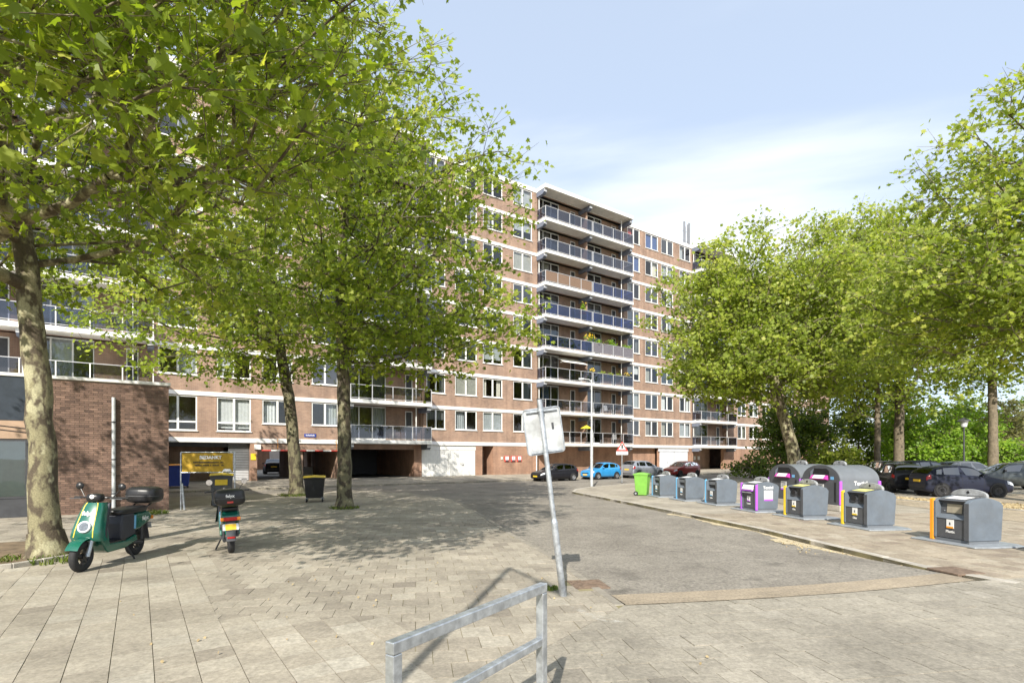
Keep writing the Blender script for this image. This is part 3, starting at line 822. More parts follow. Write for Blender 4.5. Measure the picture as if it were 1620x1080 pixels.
# ---------------------------------------------------------------- the apartment building
bld = empty('apartment_building', F0, FROT)
tag(bld, 'long nine storey brown brick apartment block with white floor bands and glazed balconies', 'building')
SL, SR, DEP = -62.0, 66.0, 11.0                          # left end, right end, depth
ZT = ZB0 + 8 * ST                                        # roof level
WIN = [(-18.95, -16.97), (-15.93, -14.01), (-13.35, -11.5), (-10.27, -8.48), (-1.72, -0.08), (0.79, 2.82), (3.41, 5.36), (6.48, 8.5),
       (20.65, 22.47), (23.34, 25.34), (25.85, 27.85), (28.93, 30.85), (40.1, 41.9), (42.6, 44.6), (45.6, 47.5), (48.2, 50.2), (51.5, 53.4), (55.2, 57.1),
       (-33.3, -31.4), (-35.9, -33.9), (-38.5, -36.5)]
WIN = [(a * K, c * K) for a, c in WIN]
BALC = [('A', -30.4 * K, -19.15 * K, 2), ('B', -8.05 * K, -1.86 * K, 1), ('C', 9.0 * K, 20.15 * K, 2), ('D', 31.1 * K, 38.0 * K, 1)]
BD, RC = 1.32, 0.5                                       # balcony projection, recess of the wall behind it
def holes_wall(s0, s1, z0, z1, holes, y, reveal, b):
    xs = sorted({s0, s1, *[h[0] for h in holes], *[h[1] for h in holes]}); zs = sorted({z0, z1, *[h[2] for h in holes], *[h[3] for h in holes]})
    hs = [(h[0], h[1], h[2], h[3]) for h in holes]
    for i in range(len(xs) - 1):
        cx = (xs[i] + xs[i + 1]) / 2
        col = [h for h in hs if h[0] < cx < h[1]]
        # runs of z without a hole
        z = z0
        for h in sorted(col, key=lambda q: q[2]) + [(0, 0, z1, z1)]:
            if h[2] > z + 1e-6: b.add([(xs[i], y, z), (xs[i + 1], y, z), (xs[i + 1], y, h[2]), (xs[i], y, h[2])], [(0, 1, 2, 3)])
            z = h[3]
    for a, c, e, f in hs:
        b.add([(a, y, e), (c, y, e), (c, y, f), (a, y, f), (a, y + reveal, e), (c, y + reveal, e), (c, y + reveal, f), (a, y + reveal, f)],
              [(0, 4, 5, 1), (1, 5, 6, 2), (2, 6, 7, 3), (3, 7, 4, 0)])
holes = []
for k in range(8):
    zb = ZB0 + k * ST
    for i, (a, c) in enumerate(WIN):
        tall = (k == 0 and i in (0, 1))
        holes.append((a, c, zb + (0.42 if tall else 0.985), zb + 2.60))
    for _, a, c, _u in BALC: holes.append((a + 0.12, c - 0.12, zb + 0.02, zb + ST - 0.30))
b = MB()
holes_wall(SL, SR, ZB0 - 0.05, ZT + 0.05, holes, 0.0, 0.14, b)
b.build('facade_wall', M['brick'], bld, fix=False)
# body behind the facade
b = MB(); b.box(SL, SR, 3.2, DEP, ZB0 + 0.02, ZT); b.build('core', M['brick'], bld)
b = MB(); b.box(SL, SL + 0.2, 0.0, 3.2, ZB0 + 0.02, ZT); b.build('gable_wall', M['brick'], bld)
b = MB(); b.box(SR - 0.2, SR, 0.0, 3.2, ZB0 + 0.02, ZT); b.build('gable_wall', M['brick'], bld)
b = MB(); b.box(SL, SR, 0.02, DEP - 0.02, ZT - 0.02, ZT + 0.12); b.build('roof', M['dark'], bld)
b = MB(); b.box(SL, SR, 0.03, DEP, ZB0 - 0.30, ZB0 - 0.004); b.build('first_floor_slab', M['soffit'], bld)
for k in range(8):
    b = MB(); b.box(SL + 0.2, SR - 0.2, 0.15, 3.2, ZB0 + k * ST - (0 if k else -0.001), ZB0 + k * ST + 0.012)
    if k: b.build('floor_slab', M['room'], bld)
# white floor bands; the top one is the roof edge
for k in range(9):
    z1 = ZB0 + k * ST
    b = MB(); b.box(SL, SR, -0.045, 0.06, z1 - (0.27 if k else 0.30), z1 + (0.10 if k == 8 else -0.004)); b.build('floor_band' if k < 8 else 'roof_edge', M['concrete_white'], bld)
# windows -------------------------------------------------------------------
def window_proto(w, h, tall):
    f = MB(); t = 0.075
    z1 = h
    f.box(0, w, 0.03, 0.10, 0, t); f.box(0, w, 0.03, 0.10, z1 - t, z1)
    f.box(0, t, 0.03, 0.10, t, z1 - t); f.box(w - t, w, 0.03, 0.10, t, z1 - t)
    f.box(w * 0.5 - 0.06, w * 0.5 + 0.06, 0.02, 0.105, t, z1 - t)
    if tall: f.box(t, w - t, 0.025, 0.102, 0.50, 0.60)
    panes = []
    for a, c in ((t, w * 0.5 - 0.06), (w * 0.5 + 0.06, w - t)):
        for e, g in (((t, 0.50), (0.60, z1 - t)) if tall else ((t, z1 - t),)):
            q = MB(); q.add([(a, 0.07, e), (c, 0.07, e), (c, 0.07, g), (a, 0.07, g)], [(0, 1, 2, 3)]); panes.append(q.mesh('pane'))
    si = MB(); si.box(-0.05, w + 0.05, -0.07, 0.10, -0.05, -0.002)
    return f.mesh('window'), panes, si.mesh('sill')
_wp = {}
def curtain_mesh(a, c, z0, z1, y, waves):
    b = MB(); rows = []
    n_ = max(4, int((c - a) / 0.06))
    for i in range(n_ + 1):
        x = a + (c - a) * i / n_; yy = y + 0.02 * math.sin(i * 1.9) * waves
        rows.append([(x, yy, z0), (x, yy, z1)])
    b.grid(rows); return b.mesh('curtain')
wr = random.Random(11)
for k in range(8):
    for i, (a, c) in enumerate(WIN):
        tall = (k == 0 and i in (0, 1)); z0 = ZB0 + k * ST + (0.42 if tall else 0.985); h = 2.60 - (0.42 if tall else 0.985)
        w = round(c - a, 3)
        if (w, tall) not in _wp: _wp[(w, tall)] = window_proto(w, h, tall)
        fm, pms, sm = _wp[(w, tall)]
        o = link('window', fm, M['frame'], bld); o.location = (a, 0, z0)
        gk = wr.choice(('glass', 'glass', 'glass_dark', 'glass_clear'))
        for pm_ in pms: link('pane', pm_.copy(), M[gk], o)
        link('sill', sm, M['concrete_white'], o)
        r = wr.random()
        cm = wr.choice(('curtain', 'curtain', 'cream', 'grey_curtain'))
        if (k, i) == (7, 8): cm, r = 'red_curtain', 0.7
        if (k, i) == (0, 8): cm, r = 'orange_curtain', 0.7
        if r < 0.10: link('blind', curtain_mesh(0.06, w - 0.06, 0.02, h, 0.16, 0.1), M[wr.choice(('curtain', 'cream', 'cover_blue', 'grey_curtain'))], o)
        elif r < 0.30:
            link('curtain', curtain_mesh(0.06, w * 0.25, 0.02, h, 0.26, 1), M[cm], o); link('curtain', curtain_mesh(w * 0.76, w - 0.06, 0.02, h, 0.26, 1), M[cm], o)
        elif r < 0.5: link('curtain', curtain_mesh(w * wr.choice((0.52, 0.6)), w - 0.06, 0.02, h, 0.28, 1), M[cm], o)
        elif r < 0.62: link('curtain', curtain_mesh(0.06, w - 0.06, h * wr.uniform(0.0, 0.5), h, 0.22, 0.2), M[cm], o)
        elif r < 0.85: link('curtain', curtain_mesh(0.06, w * 0.47, 0.02, h, 0.30, 1), M[cm], o)
# balconies -----------------------------------------------------------------
br = random.Random(5)
GLASS_PICK = {('C', 7): 'rail_glass', ('C', 6): 'rail_glass', ('C', 5): ('reed', 'blue_glass'), ('C', 4): ('blue_glass', 'blue_glass'), ('C', 3): ('blue_glass', 'grey_screen'),
              ('C', 2): 'rail_glass', ('C', 1): 'clear_glass', ('C', 0): 'clear_glass', ('B', 1): 'clear_glass', ('B', 0): 'rail_glass', ('D', 0): 'clear_glass', ('D', 1): 'clear_glass', ('A', 1): 'clear_glass'}
for name, a, c, units in BALC:
    for k in range(9):
        zb = ZB0 + k * ST
        if k == 8:
            b = MB(); b.box(a, c, -BD, 0.05, zb - 0.22, zb + 0.115); bal = b.build('balcony_roof', M['concrete_white'], bld, bevel=0.01, seg=1)
        else:
            b = MB(); b.box(a, c, -BD, -0.047, zb - 0.27, zb + 0.006); bal = b.build('balcony', M['concrete_white'], bld, bevel=0.012, seg=1)
        so = MB(); so.box(a + 0.10, c - 0.10, -BD + 0.10, -0.10, zb - (0.285 if k < 8 else 0.235), zb - (0.265 if k < 8 else 0.215)); so.build('soffit', M['soffit'], bal)
        # brackets below the slab
        for q in [a + 0.16] + [a + (c - a) * j / units for j in range(1, units)] + [c - 0.16]:
            bb = MB(); bb.prism([(-BD + 0.22, zb - 0.286), (-BD + 0.22, zb - 0.52), (-BD + 0.40, zb - 0.68), (RC, zb - 0.68), (RC, zb - 0.286)], q - 0.16, q + 0.16, lambda y, z, h: (h, y, z))
            bb.build('bracket', M['bracket'], bal)
            bb = MB(); bb.box(q - 0.165, q + 0.165, -BD + 0.19, -BD + 0.219, zb - 0.52, zb - 0.29); bb.build('bracket_cap', M['rail'], bal)
        if k == 8: continue
        # recessed wall with doors
        ul = (c - a) / units
        for j in range(units):
            x0 = a + ul * j + (0.12 if j == 0 else 0.0); x1 = a + ul * (j + 1) - (0.12 if j == units - 1 else 0.0)
            gw = x0 + (x1 - x0) * 0.52
            wl_ = MB(); wl_.box(gw, x1, RC, RC + 0.12, zb + 0.012, zb + ST - 0.30); wl_.build('back_wall', M['brick'], bal)
            wl_ = MB(); wl_.box(x0, x0 + 0.1, RC, RC + 0.12, zb + 0.012, zb + ST - 0.30); wl_.build('door_pier', M['brick'], bal)
            fr = MB()
            ed = [x0 + 0.1 + (gw - x0 - 0.1) * t / 3 for t in range(4)]
            for e in ed: fr.box(e - 0.04, e + 0.04, RC, RC + 0.07, zb + 0.012, zb + ST - 0.30)
            fr.box(ed[0], ed[-1], RC + 0.002, RC + 0.068, zb + ST - 0.40, zb + ST - 0.31); fr.box(ed[0], ed[-1], RC + 0.002, RC + 0.068, zb + 0.012, zb + 0.14)
            fo = fr.build('door_frame', M['frame'], bal)
            for t in range(3):
                pn = MB(); pn.add([(ed[t] + 0.04, RC + 0.035, zb + 0.14), (ed[t + 1] - 0.04, RC + 0.035, zb + 0.14), (ed[t + 1] - 0.04, RC + 0.035, zb + ST - 0.4), (ed[t] + 0.04, RC + 0.035, zb + ST - 0.4)], [(0, 1, 2, 3)])
                pn.build('door_pane', M['glass'], bal, fix=False)
                if br.random() < 0.55:
                    link('curtain', curtain_mesh(ed[t] + 0.02, ed[t + 1] - 0.02, zb + 0.05, zb + ST - 0.35, RC + 0.3, 1), M[br.choice(('curtain', 'cream', 'grey_curtain', 'cover_blue' if name == 'C' else 'curtain'))], bal)
            nw = MB(); q0 = gw + (x1 - gw) * 0.55; q1 = q0 + 0.6
            nw.box(q0, q0 + 0.06, RC - 0.03, RC - 0.003, zb + 0.1, zb + 2.35); nw.box(q1 - 0.06, q1, RC - 0.03, RC - 0.003, zb + 0.1, zb + 2.35); nw.box(q0 + 0.06, q1 - 0.06, RC - 0.03, RC - 0.003, zb + 2.28, zb + 2.35); nw.build('narrow_door_frame', M['frame'], bal)
            nw = MB(); nw.box(q0 + 0.06, q1 - 0.06, RC - 0.02, RC - 0.004, zb + 0.1, zb + 2.28); nw.build('narrow_door', M['dark'], bal)
        for q in (a + 0.12, c - 0.12 - 0.1):
            sd = MB(); sd.box(q, q + 0.1, 0.145, RC + 0.12, zb + 0.012, zb + ST - 0.30); sd.build('side_wall', M['brick'], bal)
        if units == 2:
            md = (a + c) / 2; sd = MB(); sd.box(md - 0.05, md + 0.05, -0.55, RC, zb + 0.012, zb + ST - 0.70); sd.build('dividing_wall', M['brick'], bal)
        pp = MB(); pp.cyl((a + 0.22, -0.10, zb + 0.01), (a + 0.22, -0.10, zb + ST - 0.29), 0.045, n=8); pp.build('drain_pipe', M['white'], bal)
        pp = MB(); pp.box(c - 1.05, c - 0.99, -0.62, -0.56, zb + 0.01, zb + ST - 0.29); pp.build('upright', M['white'], bal)
        # railing
        rt = zb + 1.06; yr = -BD + 0.05
        ra_ = MB(); ra_.box(a + 0.03, c - 0.03, yr - 0.03, yr + 0.03, rt - 0.035, rt); ra_.box(a + 0.03, c - 0.03, yr - 0.02, yr + 0.02, zb + 0.09, zb + 0.12)
        for q in (a + 0.05, c - 0.05):
            ra_.box(q - 0.02, q + 0.02, yr + 0.031, -0.05, rt - 0.035, rt - 0.002); ra_.box(q - 0.02, q + 0.02, yr + 0.031, -0.05, zb + 0.09, zb + 0.12)
        ra_.build('rail', M['rail'], bal)
        npn = 4 * units if units > 1 else 4
        st_ = (c - a - 0.1) / npn
        pick = GLASS_PICK.get((name, k), br.choice(('rail_glass', 'clear_glass', 'blue_glass')))
        for j in range(npn + 1):
            q = a + 0.05 + st_ * j
            po = MB(); po.box(q - 0.025, q + 0.025, yr + 0.0 - 0.028, yr + 0.028, zb + 0.006, rt - 0.036)
            if units > 1 and j == npn // 2: po.box(q + 0.11, q + 0.16, yr - 0.028, yr + 0.028, zb + 0.006, rt - 0.036)
            po.build('post', M['rail'] if name != 'A' else M['white'], bal)
            if j < npn:
                g = pick if isinstance(pick, str) else pick[0 if j < npn // 2 else 1]
                gl = MB(); gl.box(q + 0.035, q + st_ - 0.035, yr - 0.006, yr + 0.006, zb + 0.13, rt - 0.045); gl.build('glass_panel' if 'glass' in g else 'screen_panel', M[g], bal)
        for q in (a + 0.05, c - 0.05):
            gl = MB(); gl.box(q - 0.006, q + 0.006, yr + 0.04, -0.06, zb + 0.13, rt - 0.045); gl.build('side_glass_panel', M['rail_glass'], bal)
# ground floor --------------------------------------------------------------
ZG = 0.0
ZL = ZB0 - 0.302                                         # underside of the first floor band
def gwall(s0, s1, y0, y1, z0, z1, mt='brick_low', nm='ground_floor_wall'):
    b = MB(); b.box(s0, s1, y0, y1, z0, z1); return b.build(nm, M[mt], bld)
S = lambda q: q * K
gwall(SL, S(-27), 0.0, 0.4, ZG, ZL)
gwall(S(-27), S(-15.25), 2.6, 2.8, ZG, ZL, 'brick')
gwall(S(-27) , S(-26.6), 0.41, 2.59, ZG, ZL, 'brick')
# roller shutter
sh = gwall(S(-15.25), S(-14.05), 0.35, 0.42, ZBASE + 0.02, ZL - 0.02, 'shutter', 'roller_shutter')
for i in range(22):
    z = ZBASE + 0.04 + i * 0.108
    b = MB(); b.prism([(0.35, z), (0.325, z + 0.05), (0.35, z + 0.10)], S(-15.2), S(-14.1), lambda y, zz, h: (h, y, zz)); b.build('slat', M['shutter'] if i > 5 else M['rail'], sh)
gwall(S(-14.05), S(-13.65), 0.0, 3.0, ZG, ZL)
b = MB(); b.box(S(-14.02), S(-13.72), -0.03, -0.002, 1.55, 1.98); b.build('notice_board', M['yellow'], bld)
b = MB(); b.box(S(-13.82), S(-13.45), -0.12, -0.004, 2.25, 2.58); b.build('lamp_box', M['white'], bld)
# passage through the building
gwall(S(-13.65), S(-8.45), 0.05, 0.35, 2.22, ZL, 'brick', 'lintel')
gwall(S(-10.95), S(-10.75), 0.36, 7.0, ZG, ZL, 'brick', 'passage_wall')
gwall(S(-13.65), S(-13.4), 3.0, DEP, ZG, ZL, 'brick', 'passage_wall')
gwall(S(-8.45), S(-7.65), 0.0, DEP, ZG, ZL, 'brick')
pw = gwall(S(-10.74), S(-8.46), 7.0, 7.15, ZG, 0.9, 'soffit', 'passage_parapet')
for i in range(4):
    q = S(-10.6 + i * 0.58); gwall(q, q + 0.33, 7.0, 7.12, 0.901, ZL, 'brick', 'passage_pier')
# garage entrance under the second balcony stack
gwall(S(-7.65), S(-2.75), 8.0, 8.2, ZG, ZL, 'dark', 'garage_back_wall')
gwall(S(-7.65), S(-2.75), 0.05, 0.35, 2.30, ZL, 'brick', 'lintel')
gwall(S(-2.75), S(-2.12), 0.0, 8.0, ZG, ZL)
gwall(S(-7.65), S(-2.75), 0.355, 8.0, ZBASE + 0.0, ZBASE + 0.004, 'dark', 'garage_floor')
def garage_door(s0, s1, mt, nslat):
    o = gwall(s0, s1, 0.10, 0.16, ZBASE, 2.28, mt, 'garage_door')
    w = (s1 - s0 - 0.04) / nslat
    for i in range(nslat):
        b = MB(); b.box(s0 + 0.02 + i * w + 0.006, s0 + 0.02 + (i + 1) * w - 0.006, 0.085, 0.099, ZBASE + 0.06, 2.24); b.build('board', M[mt], o)
    b = MB(); b.box((s0 + s1) / 2 - 0.06, (s0 + s1) / 2 + 0.06, 0.05, 0.084, 1.02, 1.07); b.build('handle', M['dark'], o)
M['door_grey'] = mat('pale grey door paint', (0.60, 0.62, 0.66), 0.5, 0, 0.05, 3, dirt=0.1)
garage_door(S(-2.1), S(0.27), 'white', 12); garage_door(S(0.40), S(2.72), 'white', 12)
gwall(S(-2.12), S(2.75), 0.06, 0.12, 2.285, ZL, 'white', 'door_header')
gwall(S(0.28), S(0.39), 0.06, 0.17, ZBASE, 2.284, 'white', 'door_post')
gwall(S(-2.119), S(2.74), 0.18, 0.3, ZG, ZL, 'brick', 'ground_floor_wall')
gwall(S(2.75), S(3.35), 0.0, 2.0, ZG, ZL)
gwall(S(3.35), S(4.45), 1.6, 1.7, ZG, ZL, 'brick', 'entrance_back_wall')
gwall(S(3.6), S(4.3), 1.52, 1.59, ZBASE, 2.2, 'dark', 'entrance_door')
gwall(S(4.45), S(8.95), 0.0, 2.0, ZG, ZL)
def number_board(s0, w, txt):
    b = MB(); b.box(S(s0), S(s0) + w, -0.05, -0.003, 1.28, 1.80); o = b.build('number_board', M['red'], bld)
    b = MB(); b.box(S(s0) + 0.08, S(s0) + w - 0.06, -0.06, -0.051, 1.45, 1.76); b.build('number_face', M['paper'], o)
    b = MB(); b.box(S(s0) + 0.10, S(s0) + w - 0.08, -0.075, -0.051, 1.31, 1.42); b.build('number_footer', M['dark'], o)
    t = lettering(txt, 0.22, M['print'], o, (S(s0) + w / 2, -0.063, 1.61), (R(90), 0, 0), 0.006)
number_board(5.55, 0.50, '1'); number_board(6.22, 0.50, '2'); number_board(6.86, 0.50, '3')
b = MB(); b.box(S(5.2), S(5.2) + 0.16, -0.05, -0.003, 1.50, 1.72); b.build('bell_panel', M['paper'], bld)
pp = MB(); pp.cyl((S(8.98) - 0.02, -0.07, ZG), (S(8.98) - 0.02, -0.07, ZL), 0.05, n=8); pp.build('drain_pipe', M['white'], bld)
gwall(S(8.95), S(25.5), 0.55, 0.9, ZG, ZL)
garage_door(S(25.75), S(28.1), 'door_grey', 12); garage_door(S(28.2), S(30.5), 'door_grey', 12)
gwall(S(25.5), S(30.6), 0.06, 0.12, 2.285, ZL, 'door_grey', 'door_header'); gwall(S(25.5), S(30.6), 0.18, 0.3, ZG, ZL)
gwall(S(30.6), S(31.35), 0.0, 2.0, ZG, ZL)
gwall(S(31.35), S(37.2), 2.0, 2.2, ZG, ZL, 'brick', 'entrance_back_wall')
gwall(S(32.0), S(33.3), 1.9, 1.99, ZBASE, 2.3, 'dark', 'entrance_door')
for q in (34.0, 34.8):
    b = MB(); b.box(S(q), S(q) + 0.42, 1.93, 1.995, 1.3, 1.75); b.build('notice_plate', M['paper'], bld)
gwall(S(37.2), SR, 0.0, 0.4, ZG, ZL)
b = MB(); b.box(SL, SR, DEP - 0.3, DEP, ZG, ZL)
for s0, s1 in ((SL, S(-13.65)), (S(-7.65), SR)): gwall(s0, s1, DEP - 0.3, DEP, ZG, ZL, 'brick', 'rear_wall')
gwall(S(-26.6), S(-15.25), 0.42, 0.46, 2.4, ZL - 0.01, 'dark', 'lintel')
# street name plate
b = MB(); b.box(S(-10.75), S(-10.75) + 0.80, -0.03, -0.003, ZB0 + 0.16, ZB0 + 0.38); o = b.build('street_name_plate', M['street_blue'], bld)
b = MB()
for i in range(11):
    b.box(S(-10.75) + 0.10 + i * 0.055, S(-10.75) + 0.14 + i * 0.055, -0.034, -0.031, ZB0 + 0.23, ZB0 + 0.30 + 0.03 * (i % 3 == 0))
tag(b.build('street_name_print', M['paper'], o), kind='stuff')
# height bar across the passage
hb = empty('height_limit_bar', tuple(F0 + DF * S(-11.0) + NB * -0.45), FROT); tag(hb, 'red and white height bar hanging across the passage', 'height bar')
for i in range(9):
    b = MB(); w = S(4.9) / 9; b.cyl((-S(4.9) / 2 + i * w, 0, 2.17), (-S(4.9) / 2 + (i + 1) * w, 0, 2.17), 0.045, n=8); b.build('bar_section', M['red'] if i % 2 == 0 else M['white'], hb)
for q in (-1.55, 2.35):
    b = MB(); b.cyl((q, 0, 2.2), (q, 0, ZL + 0.29), 0.015, n=6); b.cyl((q, 0, ZL + 0.15), (q, 0.41, ZL + 0.15), 0.015, n=6); b.build('hanger', M['orange'], hb)
# low building on the far side of the passage
q = F0 + DF * S(-30) + NB * 30
lb = empty('courtyard_building', q, FROT); tag(lb, 'low brick building with a white door seen through the passage', 'building')
b = MB(); b.box(0, 40, 0, 6, 0, 3.4); b.build('wall', M['brick_low'], lb)
b = MB(); b.box(-0.1, 40.1, -0.1, 6.1, 3.4, 3.6); b.build('roof_edge', M['white'], lb)
sd_ = along(437, q); b = MB(); b.box(sd_ - 0.75, sd_ + 0.75, -0.05, -0.003, 0, 2.35); b.build('door', M['white'], lb)
# antenna mast on the roof
M['antenna'] = mat('light grey antenna', (0.22, 0.23, 0.25), 0.5, 0, 0.1, 3)
aq = along(1084, F0, 4.0)
an = empty('antenna_mast', tuple(F0 + DF * aq + NB * 4.0 + Vector((0, 0, ZT + 0.12))), FROT); tag(an, 'white mobile phone antenna mast on the flat roof', 'antenna')
b = MB(); b.cyl((0, 0, 0), (0, 0, 4.6), 0.07, n=8); b.cyl((0.45, 0, 0.6), (0.45, 0, 5.0), 0.05, n=8); b.build('mast', M['antenna'], an)
for x, y in ((-0.45, -0.2), (0.45, -0.25), (0.9, 0.2)):
    b = MB(); b.box(x - 0.14, x + 0.14, y - 0.08, y + 0.08, 2.3, 5.1); b.build('panel_antenna', M['antenna'], an, bevel=0.03)
b = MB(); b.lathe([(0.0, 0.05), (0.25, 0.0), (0.42, -0.12), (0.45, -0.2)], lambda x, y, h: (0.95 + x * 0.9, h - 0.3, 1.9 + y)); b.build('dish', M['white'], an, smooth=True)
for q in range(4):
    b = MB(); b.cyl((-0.6, 0, 0.4 + q * 1.2), (1.0, 0, 0.4 + q * 1.2), 0.03, n=6); b.build('cross_arm', M['galv_matt'], an)
b = MB(); b.cyl((-1.6, -0.2, 0), (0, 0, 2.2), 0.03, n=6); b.build('stay', M['galv_matt'], an)
aq = along(940, F0, 2.5)
vb = empty('roof_vent', tuple(F0 + DF * aq + NB * 2.5 + Vector((0, 0, ZT + 0.12))), FROT); tag(vb, 'small white vent box on the roof above the balconies', 'vent')
b = MB(); b.box(-0.5, 0.5, -0.4, 0.4, 0, 1.2); b.build('box', M['white'], vb, bevel=0.03)
b = MB(); b.box(-0.6, 0.6, -0.5, 0.5, 1.2, 1.3); b.build('cap', M['galv_matt'], vb)

# things on the balconies ----------------------------------------------------
def bpos(s_, y, z): 
    q = F0 + DF * s_ + NB * y; return Vector((q.x, q.y, z))
def balcony_plant(px, k, y, w, h, n_, label, mt='leaf_bright', seed=0, flowers=0, pot='wood'):
    s_ = along(px, F0, y); zb = ZB0 + k * ST
    root = empty('balcony_planter', bpos(s_, y, zb + 0.75), FROT)
    b = MB(); b.box(-w / 2, w / 2, -0.11, 0.11, 0.0, 0.24); b.build('box', M[pot], root, bevel=0.01)
    rr = np.random.default_rng(seed + 900)
    pos = rr.normal(size=(n_, 3)) * np.array((w * 0.22, 0.10, h * 0.25)) + np.array((0, 0, 0.24 + h * 0.5))
    leaf_object('leaves', pos, rr.uniform(0.10, 0.18, n_), rr, M[mt], root, LEAF_SIMPLE)
    if flowers:
        pos = rr.normal(size=(flowers, 3)) * np.array((w * 0.22, 0.10, h * 0.2)) + np.array((0, -0.05, 0.34 + h * 0.7))
        leaf_object('blossom', pos, rr.uniform(0.08, 0.14, flowers), rr, M['flower'], root, LEAF_SIMPLE)
    tag(root, label, 'planter')
yb = -BD + 0.20
balcony_plant(934, 3, yb, 1.3, 0.7, 90, 'balcony planter with yellow flowers at the centre post', 'leaf_bright', 1, 60)
balcony_plant(947, 3, yb, 0.9, 0.45, 80, 'round green balcony shrub next to the yellow flowers', 'leaf_bright', 2)
balcony_plant(967, 3, yb, 1.6, 0.6, 110, 'middle green balcony box on the grey screened balcony', 'leaf_bright', 3)
balcony_plant(992, 3, yb, 1.4, 0.4, 90, 'low green balcony box at the far end of the grey screen', 'leaf_bright', 4)
balcony_plant(936, 2, yb, 0.7, 0.35, 50, 'small orange flowering pot below the grey screened balcony', 'leaf_olive', 5, 30)
balcony_plant(952, 2, yb, 0.8, 0.3, 50, 'left green trough on the third balcony rail', 'leaf', 6, 0, 'cover_blue')
balcony_plant(966, 2, yb, 0.8, 0.3, 50, 'middle blue green trough on the third balcony rail', 'leaf', 7, 0, 'cover_blue')
balcony_plant(979, 2, yb, 0.7, 0.4, 50, 'third balcony trough with an upright shrub', 'leaf', 8)
balcony_plant(992, 2, yb, 0.8, 0.35, 50, 'third balcony trough with orange blossom at the end', 'leaf_olive', 9, 25)
balcony_plant(922, 4, yb + 0.2, 0.6, 0.9, 80, 'tall yellow green pot plant on the blue glazed balcony', 'leaf_bright', 10, 10, 'red')
# parasol and awning
s_ = along(928, F0, -0.8); pr = empty('yellow_parasol', bpos(s_, -0.8, ZB0 + 0.01), FROT); tag(pr, 'open yellow parasol on the lowest wide balcony', 'parasol')
b = MB(); b.cyl((0, 0, 0), (0, 0, 1.75), 0.02, n=8); b.build('pole', M['white'], pr)
b = MB(); b.cyl((0, 0, 0), (0, 0, 0.06), 0.22, n=14); b.build('foot', M['dark'], pr)
b = MB()
for i in range(10):
    a0, a1 = 2 * math.pi * i / 10, 2 * math.pi * (i + 1) / 10
    b.add([(0, 0, 1.78), (0.75 * math.cos(a0), 0.42 * math.sin(a0), 1.42), (0.71 * math.cos((a0 + a1) / 2), 0.4 * math.sin((a0 + a1) / 2), 1.46), (0.75 * math.cos(a1), 0.42 * math.sin(a1), 1.42)], [(0, 1, 2), (0, 2, 3)])
b.build('canopy', M['parasol'], pr, fix=False)
s_ = along(872, F0, 0.0); aw = empty('balcony_awning', bpos(s_, 0, ZB0 + 2 * ST), FROT); tag(aw, 'pale fold-out awning on the third balcony', 'awning')
b = MB(); b.prism([(0.35, 2.45), (-1.15, 1.75), (-1.15, 1.72), (0.35, 2.42)], 0.6, 3.6, lambda y, z, h: (h, y, z)); b.build('canvas', M['canvas'], aw)
for q in (0.7, 3.5):
    b = MB(); b.cyl((q, 0.4, 1.9), (q, -1.1, 1.72), 0.018, n=6); b.build('arm', M['white'], aw)
def furniture(px, k, label, mt):
    s_ = along(px, F0, -0.6); o = empty('balcony_chair', bpos(s_, -0.55, ZB0 + k * ST + 0.012), FROT + rnd.uniform(-0.6, 0.6)); tag(o, label, 'chair')
    b = MB(); b.box(-0.25, 0.25, -0.25, 0.25, 0.42, 0.47); b.build('seat', M[mt], o)
    b = MB(); b.prism([(0.22, 0.47), (0.27, 0.47), (0.34, 0.98), (0.30, 0.98)], -0.25, 0.25, lambda y, z, h: (h, y, z)); b.build('backrest', M[mt], o)
    for x in (-0.23, 0.23):
        for y in (-0.23, 0.23):
            b = MB(); b.cyl((x, y, 0), (x, y, 0.42), 0.018, n=6); b.build('leg', M['dark'], o)
furniture(975, 0, 'pale chair on the lowest wide balcony near its far end', 'canvas'); furniture(955, 0, 'dark chair on the lowest wide balcony beside the parasol', 'dark')
furniture(962, 1, 'white chair on the second wide balcony', 'white'); furniture(890, 1, 'dark chair on the second wide balcony behind the sign pole', 'dark')
furniture(1135, 1, 'dark chair on the upper narrow balcony by the tree', 'dark')

# ---------------------------------------------------------------- low annex at the left
AC = gp(267, 806); AC.z = 0
ZA = zat(605.8, AC.y)
ann = empty('shop_annex', AC, FROT); tag(ann, 'single storey brick shop annex with a dark fascia and downpipe', 'annex')
s_shop = along(52, AC) - 0.05
DA = 15.5
b = MB(); b.box(s_shop, -0.004, 0.012, DA, -0.1, ZA - 0.10); b.build('wall', M['mortar'], ann)
bricks = MB(); tones = []; rr = random.Random(3)
rows_ = int((ZA - 0.12) / 0.0685)
def course(x0, x1, fn, shift):
    x = x0 - (0.115 if shift else 0.0)
    while x < x1:
        a, c = max(x, x0), min(x + 0.22, x1)
        if c - a > 0.03: fn(a, c)
        x += 0.231
for r_ in range(rows_):
    z = r_ * 0.0685
    def fb(a, c):
        j = rr.uniform(-0.002, 0.002); bricks.add([(a, j, z), (c, j, z), (c, j, z + 0.057), (a, j, z + 0.057), (a, 0.013, z), (c, 0.013, z), (c, 0.013, z + 0.057), (a, 0.013, z + 0.057)],
                   [(0, 1, 2, 3), (0, 4, 5, 1), (1, 5, 6, 2), (2, 6, 7, 3), (3, 7, 4, 0)]); tones.extend([min(1, max(0, rr.gauss(0.5, 0.24)))] * 5)
    course(s_shop, 0.0, fb, r_ % 2)
me = bricks.mesh('brickwork'); at = me.attributes.new('tone', 'FLOAT', 'FACE'); at.data.foreach_set('value', tones)
tag(link('brickwork', me, M['clay'], ann), kind='stuff')
